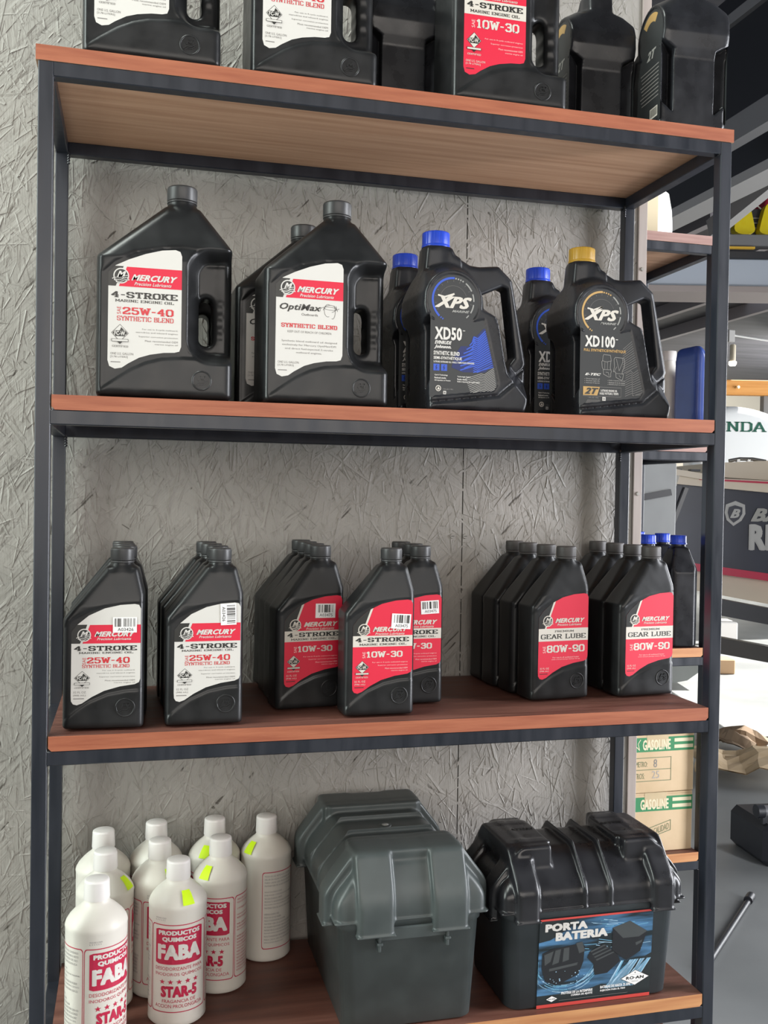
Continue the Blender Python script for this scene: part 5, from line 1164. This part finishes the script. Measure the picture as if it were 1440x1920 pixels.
def trailer():
    d = 6.0; c = dep(1400, 1150, d); k = d/FPX; root = thing('boat_trailer', 'black steel trailer beams under the boat beyond the right post', 'trailer', c, math.atan2(RT.y, RT.x)); U = lambda px: (px-1400)*k; V = lambda py: (1150-py)*k
    mb = MB(); mb.obox((U(1330), 0, V(1135)), (U(1530), .0, V(1170)), (0, 0, 1), 30*k, .12, DSTEEL); mb.build('main_beam', root)
    mb = MB(); mb.obox((U(1330), .1, V(1209)), (U(1530), .1, V(1243)), (0, 0, 1), 30*k, .12, mat('brown_black_beam', (.03, .027, .025), .5)); mb.build('lower_beam', root)
    mb = MB(); mb.box((U(1490), -.05, V(1420)), (U(1510), .1, V(1180)), DSTEEL); mb.build('stand_leg', root)
    mb = MB(); mb.box((U(1470), -.06, 0-c.z), (U(1528), .12, .05-c.z), DSTEEL); mb.build('stand_foot', root)
    mb = MB(); mb.box((U(1350), -.05, -c.z), (U(1362), .08, V(1225)), DSTEEL) if False else None
    return root
trailer()
pk = facebox('white_block', 1345, 1153, 1384, 1209, 9.4, .3, mat('white_block', (.75, .72, .68), .6)); pk.location.z = 56/FPX*9.4/2; tag(pk, 'pale stacked blocks beyond the trailer beams', 'block')
wc = facebox('timber_chock', 1340, 1222, 1379, 1249.5, 8.2, .2, mat('chock_wood', (.42, .27, .15), .7)); wc.location.z = 27.5/FPX*8.2/2; tag(wc, 'short timber chock under the lower trailer beam', 'chock')
gp = facebox('grey_screen', 1120, 868, 1262, 1536, 4.4, .05, noisy('grey_tarp', (0.30, 0.31, 0.31), (0.36, 0.37, 0.37), (2, 2, 2), 2, rough=.6)); tag(gp, 'tall pale grey panel standing left of the boat transom', 'panel')
gb_ = pbox('cross_bar', (1120, 948), (1258, 923), 4.385, .028, .02, DSTEEL); child_of(gb_, gp)
kb = thing('grey_hull', 'grey hull bottom tapering right, seen below the rear rack shelf', 'hull', dep(1290, 1262, 7.55), math.atan2(RT.y, RT.x)); k = 7.55/FPX
mb = MB(); mb.prism(chaikin([(-140*k, 30*k), (30*k, 22*k), (26*k, 8*k), (-12*k, -20*k), (-140*k, -26*k)], 1), -.02, .5, mat('grey_hull_paint', (.22, .235, .23), .35)); mb.build('shell', kb)
# cardboard scraps, tool bag, pole on the floor
def crumple(name, label, px, py, d, w_, h_, seed, ang, m, cat, lift=0):
    c = onz(px, py, 0); rnd = random.Random(seed); n = 9; V = []; F = []
    for i in range(n):
        for j in range(n):
            x = (i/(n-1)-.5)*w_; y = (j/(n-1)-.5)*h_; z = .03+.10*abs(math.sin(i*.9+seed))*(1-abs(j/(n-1)-.5))+rnd.uniform(-.01, .015)+lift*(i/(n-1)); V.append((x+rnd.uniform(-.01, .01), y+rnd.uniform(-.01, .01), z))
    for i in range(n-1):
        for j in range(n-1): F.append((i*n+j, (i+1)*n+j, (i+1)*n+j+1, i*n+j+1))
    b = len(V); V += [(x, y, z-.006) for x, y, z in V]; F += [tuple(reversed([q+b for q in f])) for f in F[:(n-1)**2]]
    me = bpy.data.meshes.new(name); me.from_pydata(V, [], F); o = link(name, me, m, None, (c.x, c.y, 0), ang); tag(o, label, cat); return o
crumple('cardboard_sheet', 'crumpled flattened cardboard on the floor at the right edge', 1415, 1455, 0, .62, .46, 4, -.5, CARD, 'cardboard', .05)
crumple('cardboard_sheet', 'small dark torn cardboard piece beside the flattened cardboard', 1380, 1405, 0, .30, .34, 9, .4, mat('dark_card', (.24, .17, .11), .8), 'cardboard')
bc = onz(1440, 1602, 0); bag = thing('tool_case', 'black case with grey tube handle on the floor at right edge', 'case', (bc.x, bc.y, 0), -.1)
mb = MB(); mb.box((-.10, -.15, .0), (.35, .15, .17), DSTEEL, .025); mb.build('body', bag); mb = MB(); mb.tube([(-.10, -.10, .215), (.30, -.10, .215)], .022, mat('grey_tube', (.16, .16, .17), .3), 14); mb.build('handle', bag)
mb = MB(); mb.tube([(-.115, -.10, .215), (-.085, -.10, .215)], .027, DSTEEL, 14); mb.box((-.09, -.11, .165), (-.07, -.09, .21), DSTEEL); mb.box((.2, -.11, .165), (.22, -.09, .21), DSTEEL); mb.build('handle_end', bag)
pa, pb2 = onz(1320, 1825, 0), onz(1408, 1688, 0); pl = thing('black_pole', 'thin black pole lying on the grey floor at lower right', 'pole', ((pa+pb2)/2)); mb = MB(); m_ = (pa+pb2)/2; mb.tube([pa-m_+Vector((0, 0, .012)), pb2-m_+Vector((0, 0, .012))], .011, DSTEEL, 10); mb.build('shaft', pl); mb = MB(); e_ = (pb2-pa).normalized(); mb.tube([pb2-m_-e_*.05+Vector((0, 0, .016)), pb2-m_+Vector((0, 0, .016))], .016, DSTEEL, 10); mb.build('ferrule', pl)
